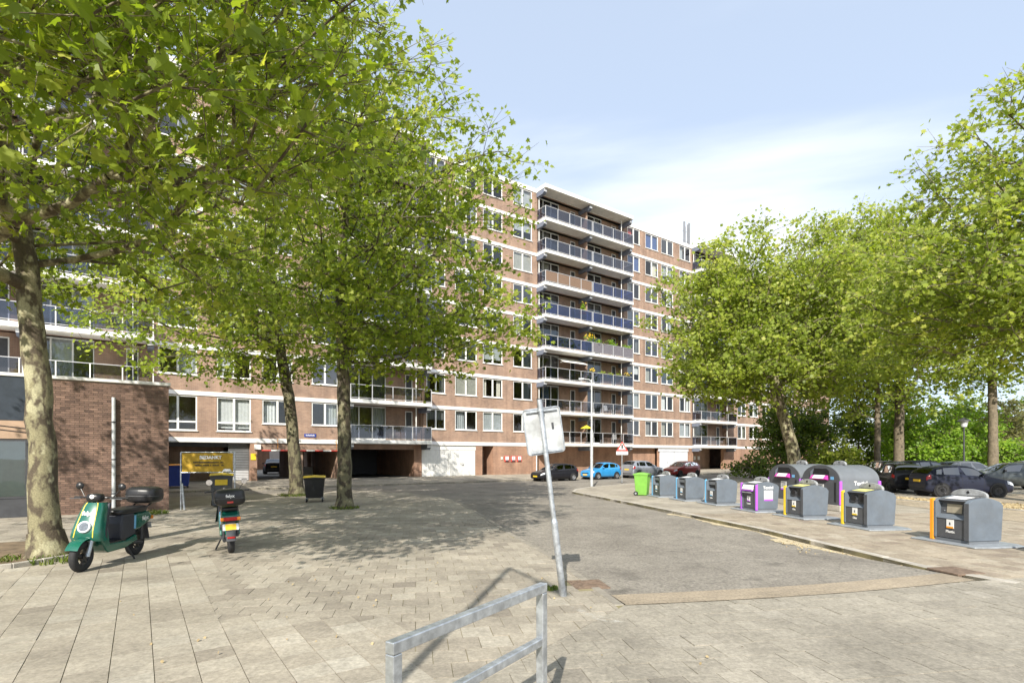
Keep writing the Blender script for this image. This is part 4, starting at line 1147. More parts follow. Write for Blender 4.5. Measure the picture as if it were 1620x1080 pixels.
b = MB(); b.box(-0.003, 0.0, 0.02, DA, -0.1, ZA - 0.10); b.build('side_wall', M['brick'], ann)
b = MB(); b.box(-16.5, 0.05, -0.06, DA, ZA - 0.10, ZA); b.build('coping', M['concrete_white'], ann, bevel=0.01)
b = MB(); b.box(-16.4, s_shop, 0.10, DA, -0.1, ZA - 0.10); b.build('shop_body', M['dark'], ann)
b = MB(); b.box(-16.4, s_shop - 0.004, -0.02, 0.099, zat(674, AC.y + 1), ZA - 0.105); fa = b.build('fascia', M['fascia'], ann)
for q in (0.35, 0.47):
    b = MB(); b.add([(s_shop - 6.0, -0.024, ZA - 0.5 - q), (s_shop - 0.02, -0.024, ZA - 1.3 - q), (s_shop - 0.02, -0.024, ZA - 1.325 - q), (s_shop - 6.0, -0.024, ZA - 0.525 - q)], [(0, 1, 2, 3)]); b.build('cable', M['black'], fa, fix=False)
b = MB(); b.box(-16.4, s_shop - 0.004, -0.01, 0.099, zat(698, AC.y + 1), zat(674, AC.y + 1) - 0.004); b.build('panel_band', M['tan_panel'], ann)
M['shop_blind'] = mat('pale teal blind', (0.42, 0.52, 0.52), 0.8, 0, 0.15, 2)
zs1 = zat(698, AC.y + 1) - 0.01
b = MB(); b.box(-16.4, s_shop - 0.004, 0.0, 0.08, 0.0, 0.55); b.build('plinth', M['dark'], ann)
for i in range(5):
    x1 = s_shop - 0.06 - i * 2.4
    fr = MB(); fr.box(x1 - 2.34, x1, 0.01, 0.06, 0.56, 0.62); fr.box(x1 - 2.34, x1, 0.01, 0.06, zs1 - 0.06, zs1); fr.box(x1 - 0.06, x1, 0.01, 0.06, 0.62, zs1 - 0.06); fr.box(x1 - 2.34, x1 - 2.28, 0.01, 0.06, 0.62, zs1 - 0.06)
    f_ = fr.build('shop_window', M['dark'], ann)
    b = MB(); b.add([(x1 - 2.28, 0.035, 0.62), (x1 - 0.06, 0.035, 0.62), (x1 - 0.06, 0.035, zs1 - 0.06), (x1 - 2.28, 0.035, zs1 - 0.06)], [(0, 1, 2, 3)]); b.build('pane', M['shop_glass'], f_, fix=False)
    b = MB(); b.add([(x1 - 2.28, 0.09, 0.62), (x1 - 0.06, 0.09, 0.62), (x1 - 0.06, 0.09, zs1 - 0.06), (x1 - 2.28, 0.09, zs1 - 0.06)], [(0, 1, 2, 3)]); b.build('blind', M['shop_blind'], f_, fix=False)
sdp = along(180, AC); ztop = zat(627, AC.y - 1.2)
dp = MB(); dp.cyl((sdp, -0.09, 0.0), (sdp, -0.09, ztop), 0.055, n=12); pipe = dp.build('downpipe', M['galv_matt'], ann, smooth=False)
for z in (0.6, 1.7, 2.9):
    b = MB(); b.cyl((sdp, -0.09, z), (sdp, -0.09, z + 0.04), 0.066, n=12); b.box(sdp - 0.02, sdp + 0.02, -0.03, -0.003, z, z + 0.04); b.build('pipe_clip', M['dark'], pipe)

# ---------------------------------------------------------------- trees
def make_tree(name, label, cat, trunk, crowns, n_clu, per, leaf, mt, bark, seed, tmpl, spread=0.55, group=None, twig=0.013, gaps=0.35, first=0.45, wind=(0, 0, 0), spray_z=0.6):
    """trunk: [(point, radius)]; crowns: [(centre, radii, weight)]"""
    rr = np.random.default_rng(seed)
    base = Vector(trunk[0][0])
    root = empty(name, base)
    tp = [Vector(p) - base for p, _ in trunk]; tr_ = [r for _, r in trunk]
    # finely sampled trunk line
    line = []; lr = []
    for i in range(len(tp) - 1):
        n_ = max(2, int((tp[i + 1] - tp[i]).length / 0.35))
        for j in range(n_):
            line.append(tp[i].lerp(tp[i + 1], j / n_)); lr.append(tr_[i] + (tr_[i + 1] - tr_[i]) * j / n_)
    line.append(tp[-1]); lr.append(tr_[-1])
    tb = MB()
    pts = [p + Vector((rr.normal() * 0.012, rr.normal() * 0.012, 0)) for p in line]
    tb.path(pts, lr, n=18, caps=True)
    if lr[0] > 0.12:                                          # root flare
        fl = [Vector((0, 0, -0.06)), Vector((0, 0, 0.10)), Vector((0, 0, 0.45))]
        tb.path([pts[0] + fl[0], pts[0] + fl[1], pts[1]], [lr[0] * 1.45, lr[0] * 1.22, lr[0] * 1.0], n=18, caps=False)
    tb.build('trunk', bark, root, smooth=True, fix=False)
    # points for the leafy sprays
    cl = []
    w = np.array([c[2] for c in crowns], float); w /= w.sum()
    ph = rr.uniform(0, 6.28, 9)
    tries = 0
    while len(cl) < n_clu and tries < n_clu * 60:
        tries += 1
        ci = rr.choice(len(crowns), p=w); c, rad, _ = crowns[ci]
        d = rr.normal(size=3); d /= np.linalg.norm(d)
        q = np.array(c) + d * np.array(rad) * rr.uniform(0.05, 1) ** first
        f = (math.sin(q[0] * 1.05 + ph[0]) + math.sin(q[1] * 1.15 + ph[1]) + math.sin(q[2] * 1.3 + ph[2]) + math.sin(q[0] * 2.3 + q[2] * 1.7 + ph[3]) * 0.8 + math.sin(q[1] * 2.1 - q[0] * 1.3 + ph[4]) * 0.8) / 4.6
        if f < rr.uniform(-1, 1) * 0.6 - (1 - gaps * 2) * 0.5: continue
        cl.append(q)
    cl = np.array(cl) - np.array(base)
    # branch skeleton grown from the upper trunk
    zs = [i for i, p in enumerate(line) if p.z > tp[-1].z * 0.30 + 1.2] or [len(line) - 1]
    NP = [np.array(line[i]) for i in zs]; NPar = [-1] * len(zs); NL = [0.25 * k for k in range(len(zs))]; NT = list(lr[i] for i in zs)
    pos = np.zeros((len(cl) * 9 + len(zs) + 10, 3)); plen = np.zeros(len(pos)); cnt = len(zs)
    for i, p in enumerate(NP): pos[i] = p; plen[i] = NL[i]
    par = [-1] * len(pos); tips = []
    top = np.array(tp[-1])
    for q in cl[np.argsort(np.linalg.norm((cl - top) * np.array((1, 1, 0.8)), axis=1))]:
        dv = pos[:cnt] - q
        cost = np.linalg.norm(dv, axis=1) + 0.42 * plen[:cnt] + 0.5 * np.maximum(0, dv[:, 2])
        j = int(np.argmin(cost)); dist = np.linalg.norm(dv[j]); n_ = min(7, max(1, int(dist / 0.7)))
        a = pos[j].copy(); prev = j
        for s_ in range(1, n_ + 1):
            t = s_ / n_; p = a + (q - a) * t
            p[2] += 0.18 * dist * math.sin(math.pi * t) * 0.5
            if s_ < n_: p += rr.normal(size=3) * 0.07 * min(1.5, dist)
            pos[cnt] = p; plen[cnt] = plen[prev] + np.linalg.norm(p - pos[prev]); par[cnt] = prev; prev = cnt; cnt += 1
        tips.append(prev)
    wt = np.zeros(cnt)
    for t in tips:
        wt[t] += 1
    for i in range(cnt - 1, -1, -1):
        if par[i] >= 0: wt[par[i]] += wt[i]
    rad = twig * np.maximum(wt, 1) ** 0.46
    lb = MB()
    for i in range(cnt):
        if par[i] < 0: continue
        r0 = min(rad[par[i]], rad[i] * 1.35, (NT[par[i]] if par[i] < len(NT) else 9) * 0.95); r1 = rad[i]
        lb.cyl(pos[par[i]], pos[i], r0, min(r0, r1), n=7 if r0 > 0.05 else 4, caps=False)
    tipp = np.array([pos[t] for t in tips])
    # leaves
    n_l = len(tipp) * per
    cp = np.repeat(tipp, per, axis=0); cw = np.repeat(rr.uniform(0.7, 1.25, len(tipp)), per)[:, None]
    tdir = np.array([pos[t] - pos[par[t]] for t in tips]); tdir /= np.linalg.norm(tdir, axis=1)[:, None] + 1e-9
    sub = rr.normal(size=(len(tipp), 5, 3)) * np.array((1, 1, 0.55)) + tdir[:, None, :] * 0.9   # five twigs leave every branch end
    sub /= np.linalg.norm(sub, axis=2)[:, :, None]
    for i in range(len(tipp)):
        for k in range(5): lb.cyl(tipp[i], tipp[i] + sub[i, k] * spread * 1.7, twig * 0.8, twig * 0.3, n=3, caps=False)
    lb.build('limbs', bark, root, smooth=True, fix=False)
    pick = rr.integers(0, 5, n_l); ti = np.repeat(np.arange(len(tipp)), per)
    along_t = rr.uniform(-0.15, 1.0, n_l)[:, None] * spread * 1.9
    P = cp + sub[ti, pick] * along_t * cw + np.clip(rr.normal(size=(n_l, 3)), -1.9, 1.9) * np.array((spread, spread, spread * spray_z)) * 0.36
    P[:, 2] -= 0.10 * spread * np.linalg.norm(P[:, :2] - cp[:, :2], axis=1) / spread
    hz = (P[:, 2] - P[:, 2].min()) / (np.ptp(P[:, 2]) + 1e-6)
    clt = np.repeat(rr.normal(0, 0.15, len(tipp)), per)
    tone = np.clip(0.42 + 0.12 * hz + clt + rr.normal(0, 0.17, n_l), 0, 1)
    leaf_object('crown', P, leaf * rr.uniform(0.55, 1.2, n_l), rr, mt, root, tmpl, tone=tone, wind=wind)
    tag(root, label, cat, group)
    return root
def pxl(px, py, Y): return Vector((xat(px, Y), Y, zat(py, Y)))
G_ST = 'plane trees along the street'
# the big mottled tree at the left edge
t1 = gp(75, 880)
tr1 = [((t1.x, t1.y, 0), 0.265), (pxl(70, 800, t1.y), 0.225), (pxl(67, 700, t1.y), 0.20), (pxl(54, 560, t1.y), 0.19), (pxl(42, 420, t1.y), 0.168), (pxl(29, 330, t1.y + 0.1), 0.155), (pxl(-5, 180, t1.y + 0.3), 0.14), (pxl(-30, 20, t1.y + 0.5), 0.13)]
make_tree('plane_tree', 'large mottled plane tree trunk at the left edge beside the green scooter', 'tree', tr1,
          [((-7.6, 8.8, 10.6), (6.2, 5.4, 5.4), 2.0), ((-4.4, 6.6, 8.8), (3.8, 4.4, 3.4), 1.6), ((-5.0, 5.4, 6.2), (3.4, 3.2, 1.5), 0.8), ((-11.8, 8.6, 8.6), (4.2, 4.6, 3.6), 1.0), ((-8.6, 10.4, 6.6), (4.0, 3.6, 1.9), 0.55)], 1000, 34, 0.14, M['leaf'], M['bark'], 21, LEAF_NEAR, 0.46, G_ST, twig=0.009, gaps=0.28, wind=(0.9, 0.1, -0.25))
# the slender tree in front of the building, right of the wheeled container
t3 = gp(545, 803)
tr3 = [((t3.x, t3.y, 0), 0.27), (pxl(545, 720, t3.y), 0.235), (pxl(544, 620, t3.y), 0.22), (pxl(541, 540, t3.y), 0.205), (pxl(538, 470, t3.y), 0.16), (pxl(545, 360, t3.y - 0.2), 0.12), (pxl(560, 230, t3.y - 0.3), 0.07)]
make_tree('plane_tree', 'straight plane tree right of the black container with the yellow lid', 'tree', tr3,
          [((t3.x + 0.4, t3.y - 0.4, 9.2), (5.4, 5.2, 4.6), 2.0), ((t3.x + 0.2, t3.y - 0.6, 13.6), (3.7, 3.6, 4.2), 0.9), ((t3.x + 2.8, t3.y - 0.6, 6.6), (3.9, 3.6, 2.0), 0.8), ((t3.x + 3.2, t3.y - 0.8, 10.6), (3.2, 3.2, 3.6), 0.6)], 640, 36, 0.165, M['leaf'], M['bark_shaded'], 33, LEAF_NEAR, 0.52, G_ST, twig=0.010, gaps=0.30, wind=(0.7, 0.1, -0.2))
t2 = gp(470, 783)
tr2 = [((t2.x, t2.y, 0), 0.32), (pxl(466, 720, t2.y), 0.27), (pxl(459, 640, t2.y), 0.25), (pxl(447, 570, t2.y), 0.235), (pxl(436, 515, t2.y), 0.20), (pxl(426, 430, t2.y), 0.15), (pxl(428, 330, t2.y), 0.10)]
make_tree('plane_tree', 'leaning plane tree left of the black container with the yellow lid', 'tree', tr2,
          [((t2.x, t2.y - 0.3, 10.2), (6.0, 5.6, 5.4), 2.0), ((t2.x - 1.5, t2.y - 1.0, 7.6), (5.0, 4.0, 2.6), 0.8), ((t2.x - 5.0, t2.y - 1.0, 9.0), (4.8, 4.2, 4.0), 0.9)], 600, 34, 0.185, M['leaf'], M['bark_shaded'], 45, LEAF_FAR, 0.55, G_ST, twig=0.011, gaps=0.30)
# right side
G_R = 'plane trees around the parking lot'
Y4 = 33.0
t4 = Vector((xat(1262, Y4), Y4, 0))
tr4 = [((t4.x, t4.y, 0), 0.42), (pxl(1256, 720, Y4), 0.38), (pxl(1243, 670, Y4), 0.34), (pxl(1228, 625, Y4), 0.31), (pxl(1220, 570, Y4), 0.27), (pxl(1218, 500, Y4), 0.2), (pxl(1215, 420, Y4), 0.12)]
make_tree('plane_tree', 'yellow green plane tree leaning above the two textile containers', 'tree', tr4,
          [((xat(1195, Y4), Y4, 10.6), (6.8, 6.0, 5.2), 2.0), ((xat(1290, Y4), Y4 + 1, 11.6), (6.2, 5.6, 4.9), 1.3), ((xat(1130, Y4), Y4 - 1, 9.0), (4.4, 4.4, 3.8), 0.9), ((xat(1225, Y4), Y4 - 1, 6.6), (7.0, 4.6, 1.9), 0.7)], 1250, 39, 0.21, M['leaf_yellow'], M['bark'], 61, LEAF_FAR, 0.58, G_R, gaps=0.46)
Y5 = 39.0
t5 = Vector((xat(1422, Y5), Y5, 0))
make_tree('plane_tree', 'straight trunked tree behind the parked black car with red lights', 'tree', [((t5.x, t5.y, 0), 0.36), (pxl(1422, 690, Y5), 0.31), (pxl(1424, 620, Y5), 0.29), (pxl(1426, 560, Y5), 0.24), (pxl(1424, 460, Y5), 0.14)],
          [((t5.x - 0.5, t5.y, 11.4), (6.6, 5.6, 7.2), 1.0), ((t5.x - 1.8, t5.y, 16.2), (4.6, 4.0, 4.0), 0.6)], 700, 34, 0.25, M['leaf_yellow'], M['bark_grey'], 71, LEAF_FAR, 0.66, G_R, gaps=0.36)
Y6 = 40.0
t6 = Vector((xat(1571, Y6), Y6, 0))
make_tree('plane_tree', 'farther straight trunked tree right of the park lamp', 'tree', [((t6.x, t6.y, 0), 0.36), (pxl(1571, 690, Y6), 0.30), (pxl(1570, 620, Y6), 0.27), (pxl(1568, 540, Y6), 0.2), (pxl(1565, 450, Y6), 0.1)],
          [((t6.x, t6.y, 13.4), (6.6, 5.4, 6.6), 1.0)], 420, 42, 0.26, M['leaf'], M['bark_grey'], 81, LEAF_FAR, 0.85, G_R, gaps=0.33)
Y7 = 19.0
t7 = Vector((20.6, Y7, 0))
make_tree('plane_tree', 'tall plane tree filling the right edge with a long low branch', 'tree', [((20.6, Y7, 0), 0.42), ((20.5, Y7, 3.5), 0.36), ((20.1, Y7, 6.0), 0.32), ((19.6, Y7, 10.0), 0.24), ((19.2, Y7, 14.0), 0.12)],
          [((20.6, Y7, 11.0), (5.6, 5.4, 5.2), 2.0), ((18.6, Y7 + 0.8, 8.2), (5.4, 5.0, 3.4), 1.2), ((21.6, Y7 - 1, 13.6), (3.8, 4.0, 3.2), 0.6)], 1000, 36, 0.20, M['leaf_yellow'], M['bark'], 91, LEAF_FAR, 0.5, G_R, gaps=0.46)
Y8 = 31.0
t8 = Vector((xat(1500, Y8), Y8 + 6, 0))
make_tree('plane_tree', 'plane tree deep in the lot between the two straight trunks', 'tree', [((t8.x, t8.y, 0), 0.2), ((t8.x, t8.y, 4), 0.18), ((t8.x, t8.y, 9), 0.12)],
          [((t8.x - 1.0, t8.y, 11.0), (6.0, 5.0, 6.4), 1.0)], 380, 42, 0.24, M['leaf_yellow'], M['bark_grey'], 95, LEAF_FAR, 0.75, G_R, gaps=0.40)
# shrubs and small trees behind the lot
def shrub(px0, px1, ytop, Y, label, mt, seed, n_=150, per=42, leaf=0.20, zlow=0.6, name='shrub', cat='shrub'):
    x0, x1 = xat(px0, Y), xat(px1, Y); h = zat(ytop, Y); cxm = (x0 + x1) / 2
    make_tree(name, label, cat, [((cxm, Y, 0), 0.10), ((cxm, Y, h * 0.25), 0.08), ((cxm, Y, h * 0.5), 0.05)],
              [((cxm, Y, h * 0.55), ((x1 - x0) * 0.5, 2.2, h * 0.47), 1.0), ((cxm, Y - 0.5, h * 0.30), ((x1 - x0) * 0.52, 2.0, h * 0.32), 0.7)], n_, per, leaf, M[mt], M['bark_grey'], seed, LEAF_SIMPLE, 0.5, 'shrubs behind the parking lot', gaps=0.5, first=0.6)
shrub(1196, 1262, 618, 46, 'dark shrub at the corner of the brick building', 'leaf_dark', 201)
shrub(1250, 1330, 600, 47, 'dark shrub right behind the leaning tree', 'leaf_dark', 202, 190)
shrub(1318, 1400, 608, 49, 'dark shrub left of the straight trunk in the lot', 'leaf_dark', 203, 170)
shrub(1290, 1345, 690, 41, 'low green shrub above the second textile container', 'leaf', 204, 90)
shrub(1388, 1462, 640, 42, 'bright shrub directly behind the straight trunk', 'leaf_bright', 205, 150)
shrub(1435, 1530, 640, 42.5, 'broad bright green shrub left of the park lamp', 'leaf_bright', 206, 220)
shrub(1500, 1580, 642, 43.5, 'yellow green shrub behind the park lamp', 'leaf_bright', 207, 150)
shrub(1545, 1635, 630, 46, 'pale olive shrub at the far right behind the lot', 'leaf_olive', 208, 190)
shrub(1590, 1700, 632, 48, 'olive shrub cut by the right edge', 'leaf_olive', 209, 150)
shrub(1585, 1660, 690, 42, 'low bright shrub near the right edge', 'leaf_bright', 210, 100)
shrub(1160, 1215, 725, 43, 'low weedy shrub in front of the far entrance', 'leaf_dark', 211, 60, 24, 0.2)
shrub(1380, 1450, 600, 66, 'tall dark shrub in the depth of the park', 'leaf_dark', 212, 220, 40, 0.30)
shrub(1455, 1570, 612, 72, 'far hedge closing the view behind the park lamp', 'leaf_dark', 213, 220, 40, 0.30)
shrub(1560, 1720, 612, 74, 'far dark hedge at the right edge', 'leaf_dark', 214, 220, 40, 0.30)
# far brick tower above the shrubs
fb_ = empty('far_brick_block', (xat(1600, 95), 95, 0), 0.2); tag(fb_, 'far brick block showing above the shrubs at the right', 'building')
b = MB(); b.box(-5.5, 9, 0, 8, 0, zat(668, 95)); b.build('wall', M['brick_low'], fb_)
b = MB(); b.box(-5.7, 9.2, -0.2, 8.2, zat(668, 95), zat(668, 95) + 0.4); b.build('roof_edge', M['soffit'], fb_)
# grass and weeds
tuft('weeds', (t1.x + 0.55, t1.y - 0.50, 0.0), 0.36, 130, 0.11, 'green weeds at the foot of the big left tree', 1)
tuft('weeds', (t1.x - 0.45, t1.y - 0.45, 0.0), 0.30, 90, 0.09, 'thin grass left of the big left tree', 2)
tuft('weeds', (t3.x + 0.05, t3.y - 0.15, 0.0), 0.50, 260, 0.10, 'grass ring at the foot of the straight tree', 3)
tuft('weeds', (t2.x + 0.0, t2.y - 0.2, 0.0), 0.75, 320, 0.12, 'grass ring at the foot of the leaning tree', 4)
c_ = gp(872, 932); tuft('weeds', (c_.x, c_.y, 0.0), 0.10, 70, 0.05, 'small weeds beside the leaning sign post', 5)
c_ = gp(1512, 908); tuft('weeds', (c_.x - 0.1, c_.y, ZR), 0.13, 90, 0.06, 'weeds sprouting in the kerb gully', 6)
c_ = gp(262, 812); tuft('weeds', (c_.x - 0.3, c_.y - 0.12, 0.0), 0.4, 160, 0.12, 'weeds along the annex wall corner', 7)

# ---------------------------------------------------------------- street furniture
def leaning_sign():
    p0 = gp(891, 942); Y = p0.y
    top = Vector((xat(853, Y), Y - 0.02, zat(632, Y))); d = (top - p0).normalized()
    o = empty('leaning_sign', p0); tag(o, 'leaning galvanised post with a traffic sign seen from behind', 'road sign')
    mid = d * (zat(826, Y) / d.z)
    b = MB(); b.cyl((-d * 0.05), mid, 0.045, n=16); b.build('lower_post', M['galv'], o, smooth=False)
    b = MB(); b.cyl(mid, mid + d * 0.05, 0.045, 0.034, n=16); b.cyl(mid + d * 0.04, top - p0, 0.033, n=16); b.build('upper_post', M['galv'], o)
    b = MB(); b.cyl(top - p0, top - p0 + d * 0.012, 0.036, n=16); b.build('post_cap', M['dark'], o)
    c = Vector((xat(860.5, Y), Y + 0.055, zat(681, Y))) - p0
    rot = Matrix.Rotation(R(6.5), 3, 'Y') @ Matrix.Identity(3)
    rot = Matrix.Rotation(R(-8.0), 3, 'Y'); rot = Matrix.Rotation(R(8), 3, 'Z') @ rot
    pw, ph = 0.50, 0.60
    def rr_poly(w, h, r):
        q = []
        for cx0, cz0, a0 in ((w/2 - r, h/2 - r, 0), (-w/2 + r, h/2 - r, 90), (-w/2 + r, -h/2 + r, 180), (w/2 - r, -h/2 + r, 270)):
            for i in range(5): q.append((cx0 + r * math.cos(R(a0 + i * 22.5)), cz0 + r * math.sin(R(a0 + i * 22.5))))
        return q
    b = MB(); b.prism(rr_poly(pw, ph, 0.04), -0.004, 0.004, lambda x, z, h: c + rot @ Vector((x, h, z))); b.build('sign_panel', M['sign_back'], o)
    b = MB()
    P = rr_poly(pw, ph, 0.04); b.path([c + rot @ Vector((x, -0.006, z)) for x, z in P + [P[0]]], 0.010, n=6, caps=False); b.build('rim', M['galv'], o)
    b = MB(); b.prism(rr_poly(pw - 0.02, ph - 0.02, 0.035), 0.005, 0.007, lambda x, z, h: c + rot @ Vector((x, h, z))); b.build('sign_face', M['paper'], o)
    for x, z, w_, h_ in ((-0.06, -0.16, 0.07, 0.05), (0.13, 0.05, 0.03, 0.09), (-0.15, -0.22, 0.04, 0.03)):
        b = MB(); b.obox(c + rot @ Vector((x, -0.006, z)), (w_, 0.003, h_), rot); b.build('sticker_remnant', M['paper'] if x < 0 else M['dark'], o)
    for z in (0.27, -0.27):
        b = MB(); q = c + rot @ Vector((0.0, -0.03, z)); b.obox(q, (0.42, 0.012, 0.03), rot); b.build('clamp_rail', M['galv'], o)
        s_ = (q.z) / d.z; b = MB(); b.cyl(d * (s_ - 0.015), d * (s_ + 0.015), 0.043, n=14); b.build('clamp', M['galv'], o)
leaning_sign()
def barrier():
    H = 1.0
    Y2 = FPX * (EYE - H) / (922 - HY); Y1 = FPX * (EYE - H) / (1012 - HY)
    a = Vector((xat(623, Y1), Y1, 0)); c = Vector((xat(857, Y2), Y2, 0))
    d = (c - a).normalized(); o = empty('barrier_rail', a, math.atan2(d.y, d.x)); L = (c - a).length
    tag(o, 'galvanised square tube barrier rail in the foreground', 'barrier'); t = 0.028
    for x in (0, L):
        b = MB(); b.box(x - t, x + t, -t, t, 0.0, H - 0.06); b.build('post', M['galv'], o, bevel=0.005)
    b = MB(); b.box(-t, L + t, -t, t, H - 0.059, H); b.build('top_rail', M['galv'], o, bevel=0.005)
    b = MB(); b.box(t + 0.001, L - t - 0.001, -t * 0.9, t * 0.9, 0.595, 0.645); b.build('lower_rail', M['galv'], o, bevel=0.005)
    for x in (0, L):
        b = MB(); b.box(x - 0.08, x + 0.08, -0.08, 0.08, 0.0, 0.012); b.build('foot_plate', M['galv_matt'], o)
barrier()
def lamp_post(name, p, h, arm, label, low=2.6, head=True):
    o = empty(name, p); tag(o, label, 'lamp post')
    b = MB(); b.cyl((0, 0, 0), (0, 0, low), 0.085, n=14); b.build('lower_pole', M['galv_matt'], o, smooth=False)
    b = MB(); b.cyl((0, 0, low), (0, 0, low + 0.15), 0.085, 0.058, n=14); b.cyl((0, 0, low + 0.14), (0, 0, h), 0.058, 0.045, n=14); b.build('upper_pole', M['galv_matt'], o)
    b = MB(); b.box(-0.05, 0.05, -0.09, -0.07, 0.6, 1.0); b.build('service_door', M['galv_matt'], o)
    av = Vector((arm[0], arm[1], 0)); L = av.length; d = av.normalized(); s_ = Vector((-d.y, d.x, 0))
    b = MB(); b.path([(0, 0, h - 0.15), d * 0.15 + Vector((0, 0, h)), av * 0.6 + Vector((0, 0, h + 0.03))], 0.03, n=8); b.build('arm', M['galv_matt'], o)
    b = MB()
    rot = Matrix(((d.x, s_.x, 0), (d.y, s_.y, 0), (0, 0, 1)))
    b.obox(av * 0.8 + Vector((0, 0, h + 0.04)), (L * 0.45, 0.16, 0.09), rot); b.build('lamp_head', M['galv_matt'], o, bevel=0.03)
    b = MB(); b.obox(av * 0.8 + Vector((0, 0, h - 0.012)), (L * 0.36, 0.11, 0.012), rot); b.build('lamp_lens', M['lamp_clear'], o)
    return o
lp = gp(936, 769)
lamp_post('street_lamp', lp, zat(600, lp.y), (-0.75, 0.1), 'grey street lamp on the sidewalk tip beside the blue car', low=zat(683, lp.y))
# street lamp behind the photographer; only its shadow reaches the picture
lamp_post('street_lamp', Vector((-2.0, -0.9, 0)), 7.3, (0.72, -1.75), 'street lamp behind the photographer casting the long angled shadow', low=2.6)
def triangle_sign():
    p = gp(984, 763); o = empty('warning_sign', p); tag(o, 'small triangular red edged warning sign on a thin post', 'road sign')
    Y = p.y; h = zat(698, Y)
    b = MB(); b.cyl((0, 0, 0), (0, 0, h - 0.25), 0.035, n=10); b.build('post', M['galv'], o)
    w = 0.80; z0 = zat(713, Y); z1 = h
    tri = lambda s_: [(-w / 2 * s_, z0 + (1 - s_) * 0.23), (w / 2 * s_, z0 + (1 - s_) * 0.23), (0, z0 + (z1 - z0) * (0.5 + s_ * 0.5) + 0.0)]
    b = MB(); b.prism(tri(1.0), -0.05, -0.04, lambda x, z, hh: (x, hh, z)); b.build('border', M['red'], o)
    b = MB(); b.prism(tri(0.62), -0.054, -0.0501, lambda x, z, hh: (x, hh, z)); b.build('face', M['paper'], o)
    b = MB(); b.box(-0.06, 0.06, -0.057, -0.0545, z0 + 0.16, z0 + 0.42); b.build('symbol', M['print'], o)
    b = MB(); b.box(-w / 2, w / 2, -0.05, -0.04, z0 - 0.26, z0 - 0.03); b.build('supplementary_plate', M['paper'], o, bevel=0.003)
triangle_sign()
def park_lamp():
    Y = 37.0; o = empty('park_lamp', (xat(1525, Y), Y, 0)); tag(o, 'dark park lamp with a bell shaped hood behind the parked cars', 'lamp post')
    h = zat(676, Y)
    b = MB(); b.cyl((0, 0, 0), (0, 0, 1.0), 0.09, n=10); b.cyl((0, 0, 1.0), (0, 0, h), 0.055, 0.045, n=10); b.build('pole', M['dark'], o)
    b = MB(); b.lathe([(0.06, h), (0.16, h + 0.05), (0.24, h + 0.42), (0.26, h + 0.45)], lambda x, y, z: (x, y, z), 12); b.build('lantern', M['lamp_clear'], o)
    b = MB(); b.lathe([(0.40, h + 0.44), (0.36, h + 0.50), (0.12, h + 0.66), (0.0, h + 0.70)], lambda x, y, z: (x, y, z), 14); b.build('hood', M['dark'], o)
park_lamp()
def bedankt():
    p = gp(286, 806); o = empty('banner_frame', p, FROT * 0.25); tag(o, 'yellow thank-you banner in a steel frame beside the annex', 'banner')
    Y = p.y; w = 80 * Y / FPX; z0, z1 = zat(747, Y), zat(716, Y)
    for x in (0.0, w):
        b = MB(); b.cyl((x, 0, 0), (x, 0, z1 + 0.03), 0.022, n=8); b.build('post', M['galv'], o)
    b = MB(); b.cyl((0.1, 0.03, 0), (0.02, 0.03, 0.9), 0.035, n=8); b.build('anchor_post', M['galv'], o)
    for z in (z0, z1 + 0.02):
        b = MB(); b.cyl((0.02, 0, z), (w - 0.02, 0, z), 0.018, n=8); b.build('cross_bar', M['galv'], o)
    b = MB(); rows = []
    for i in range(25):
        x = 0.05 + (w - 0.1) * i / 24
        rows.append([(x, -0.03 + 0.008 * math.sin(i * 1.1 + j), z0 + 0.02 + (z1 - z0 - 0.03) * j / 6) for j in range(7)])
    b.grid(rows); b.build('banner', M['ochre'], o, fix=False)
    lettering('BEDANKT', 0.155, M['paper'], o, (w * 0.56, -0.052, z1 - 0.16), (R(90), 0, 0), 0.006)
    b = MB(); rr = random.Random(4)
    for row, (xa, xb, z) in enumerate(((0.24, 0.80, z1 - 0.32), (0.27, 0.79, z1 - 0.42))):
        x = w * xa
        while x < w * xb:
            l_ = rr.uniform(0.018, 0.034)
            if rr.random() < 0.86: b.box(x, x + l_, -0.054, -0.050, z - 0.028, z + 0.028 * rr.uniform(0.4, 1.0))
            x += l_ + 0.012
    tag(b.build('small_print', M['print'], o), kind='stuff')
    b = MB(); b.prism([(w * 0.77, z0 + 0.03), (w * 0.96, z0 + 0.03), (w * 0.92, z0 + 0.12), (w * 0.81, z0 + 0.12)], -0.054, -0.050, lambda x, z, h: (x, h, z)); b.build('emblem', M['paper'], o)
bedankt()
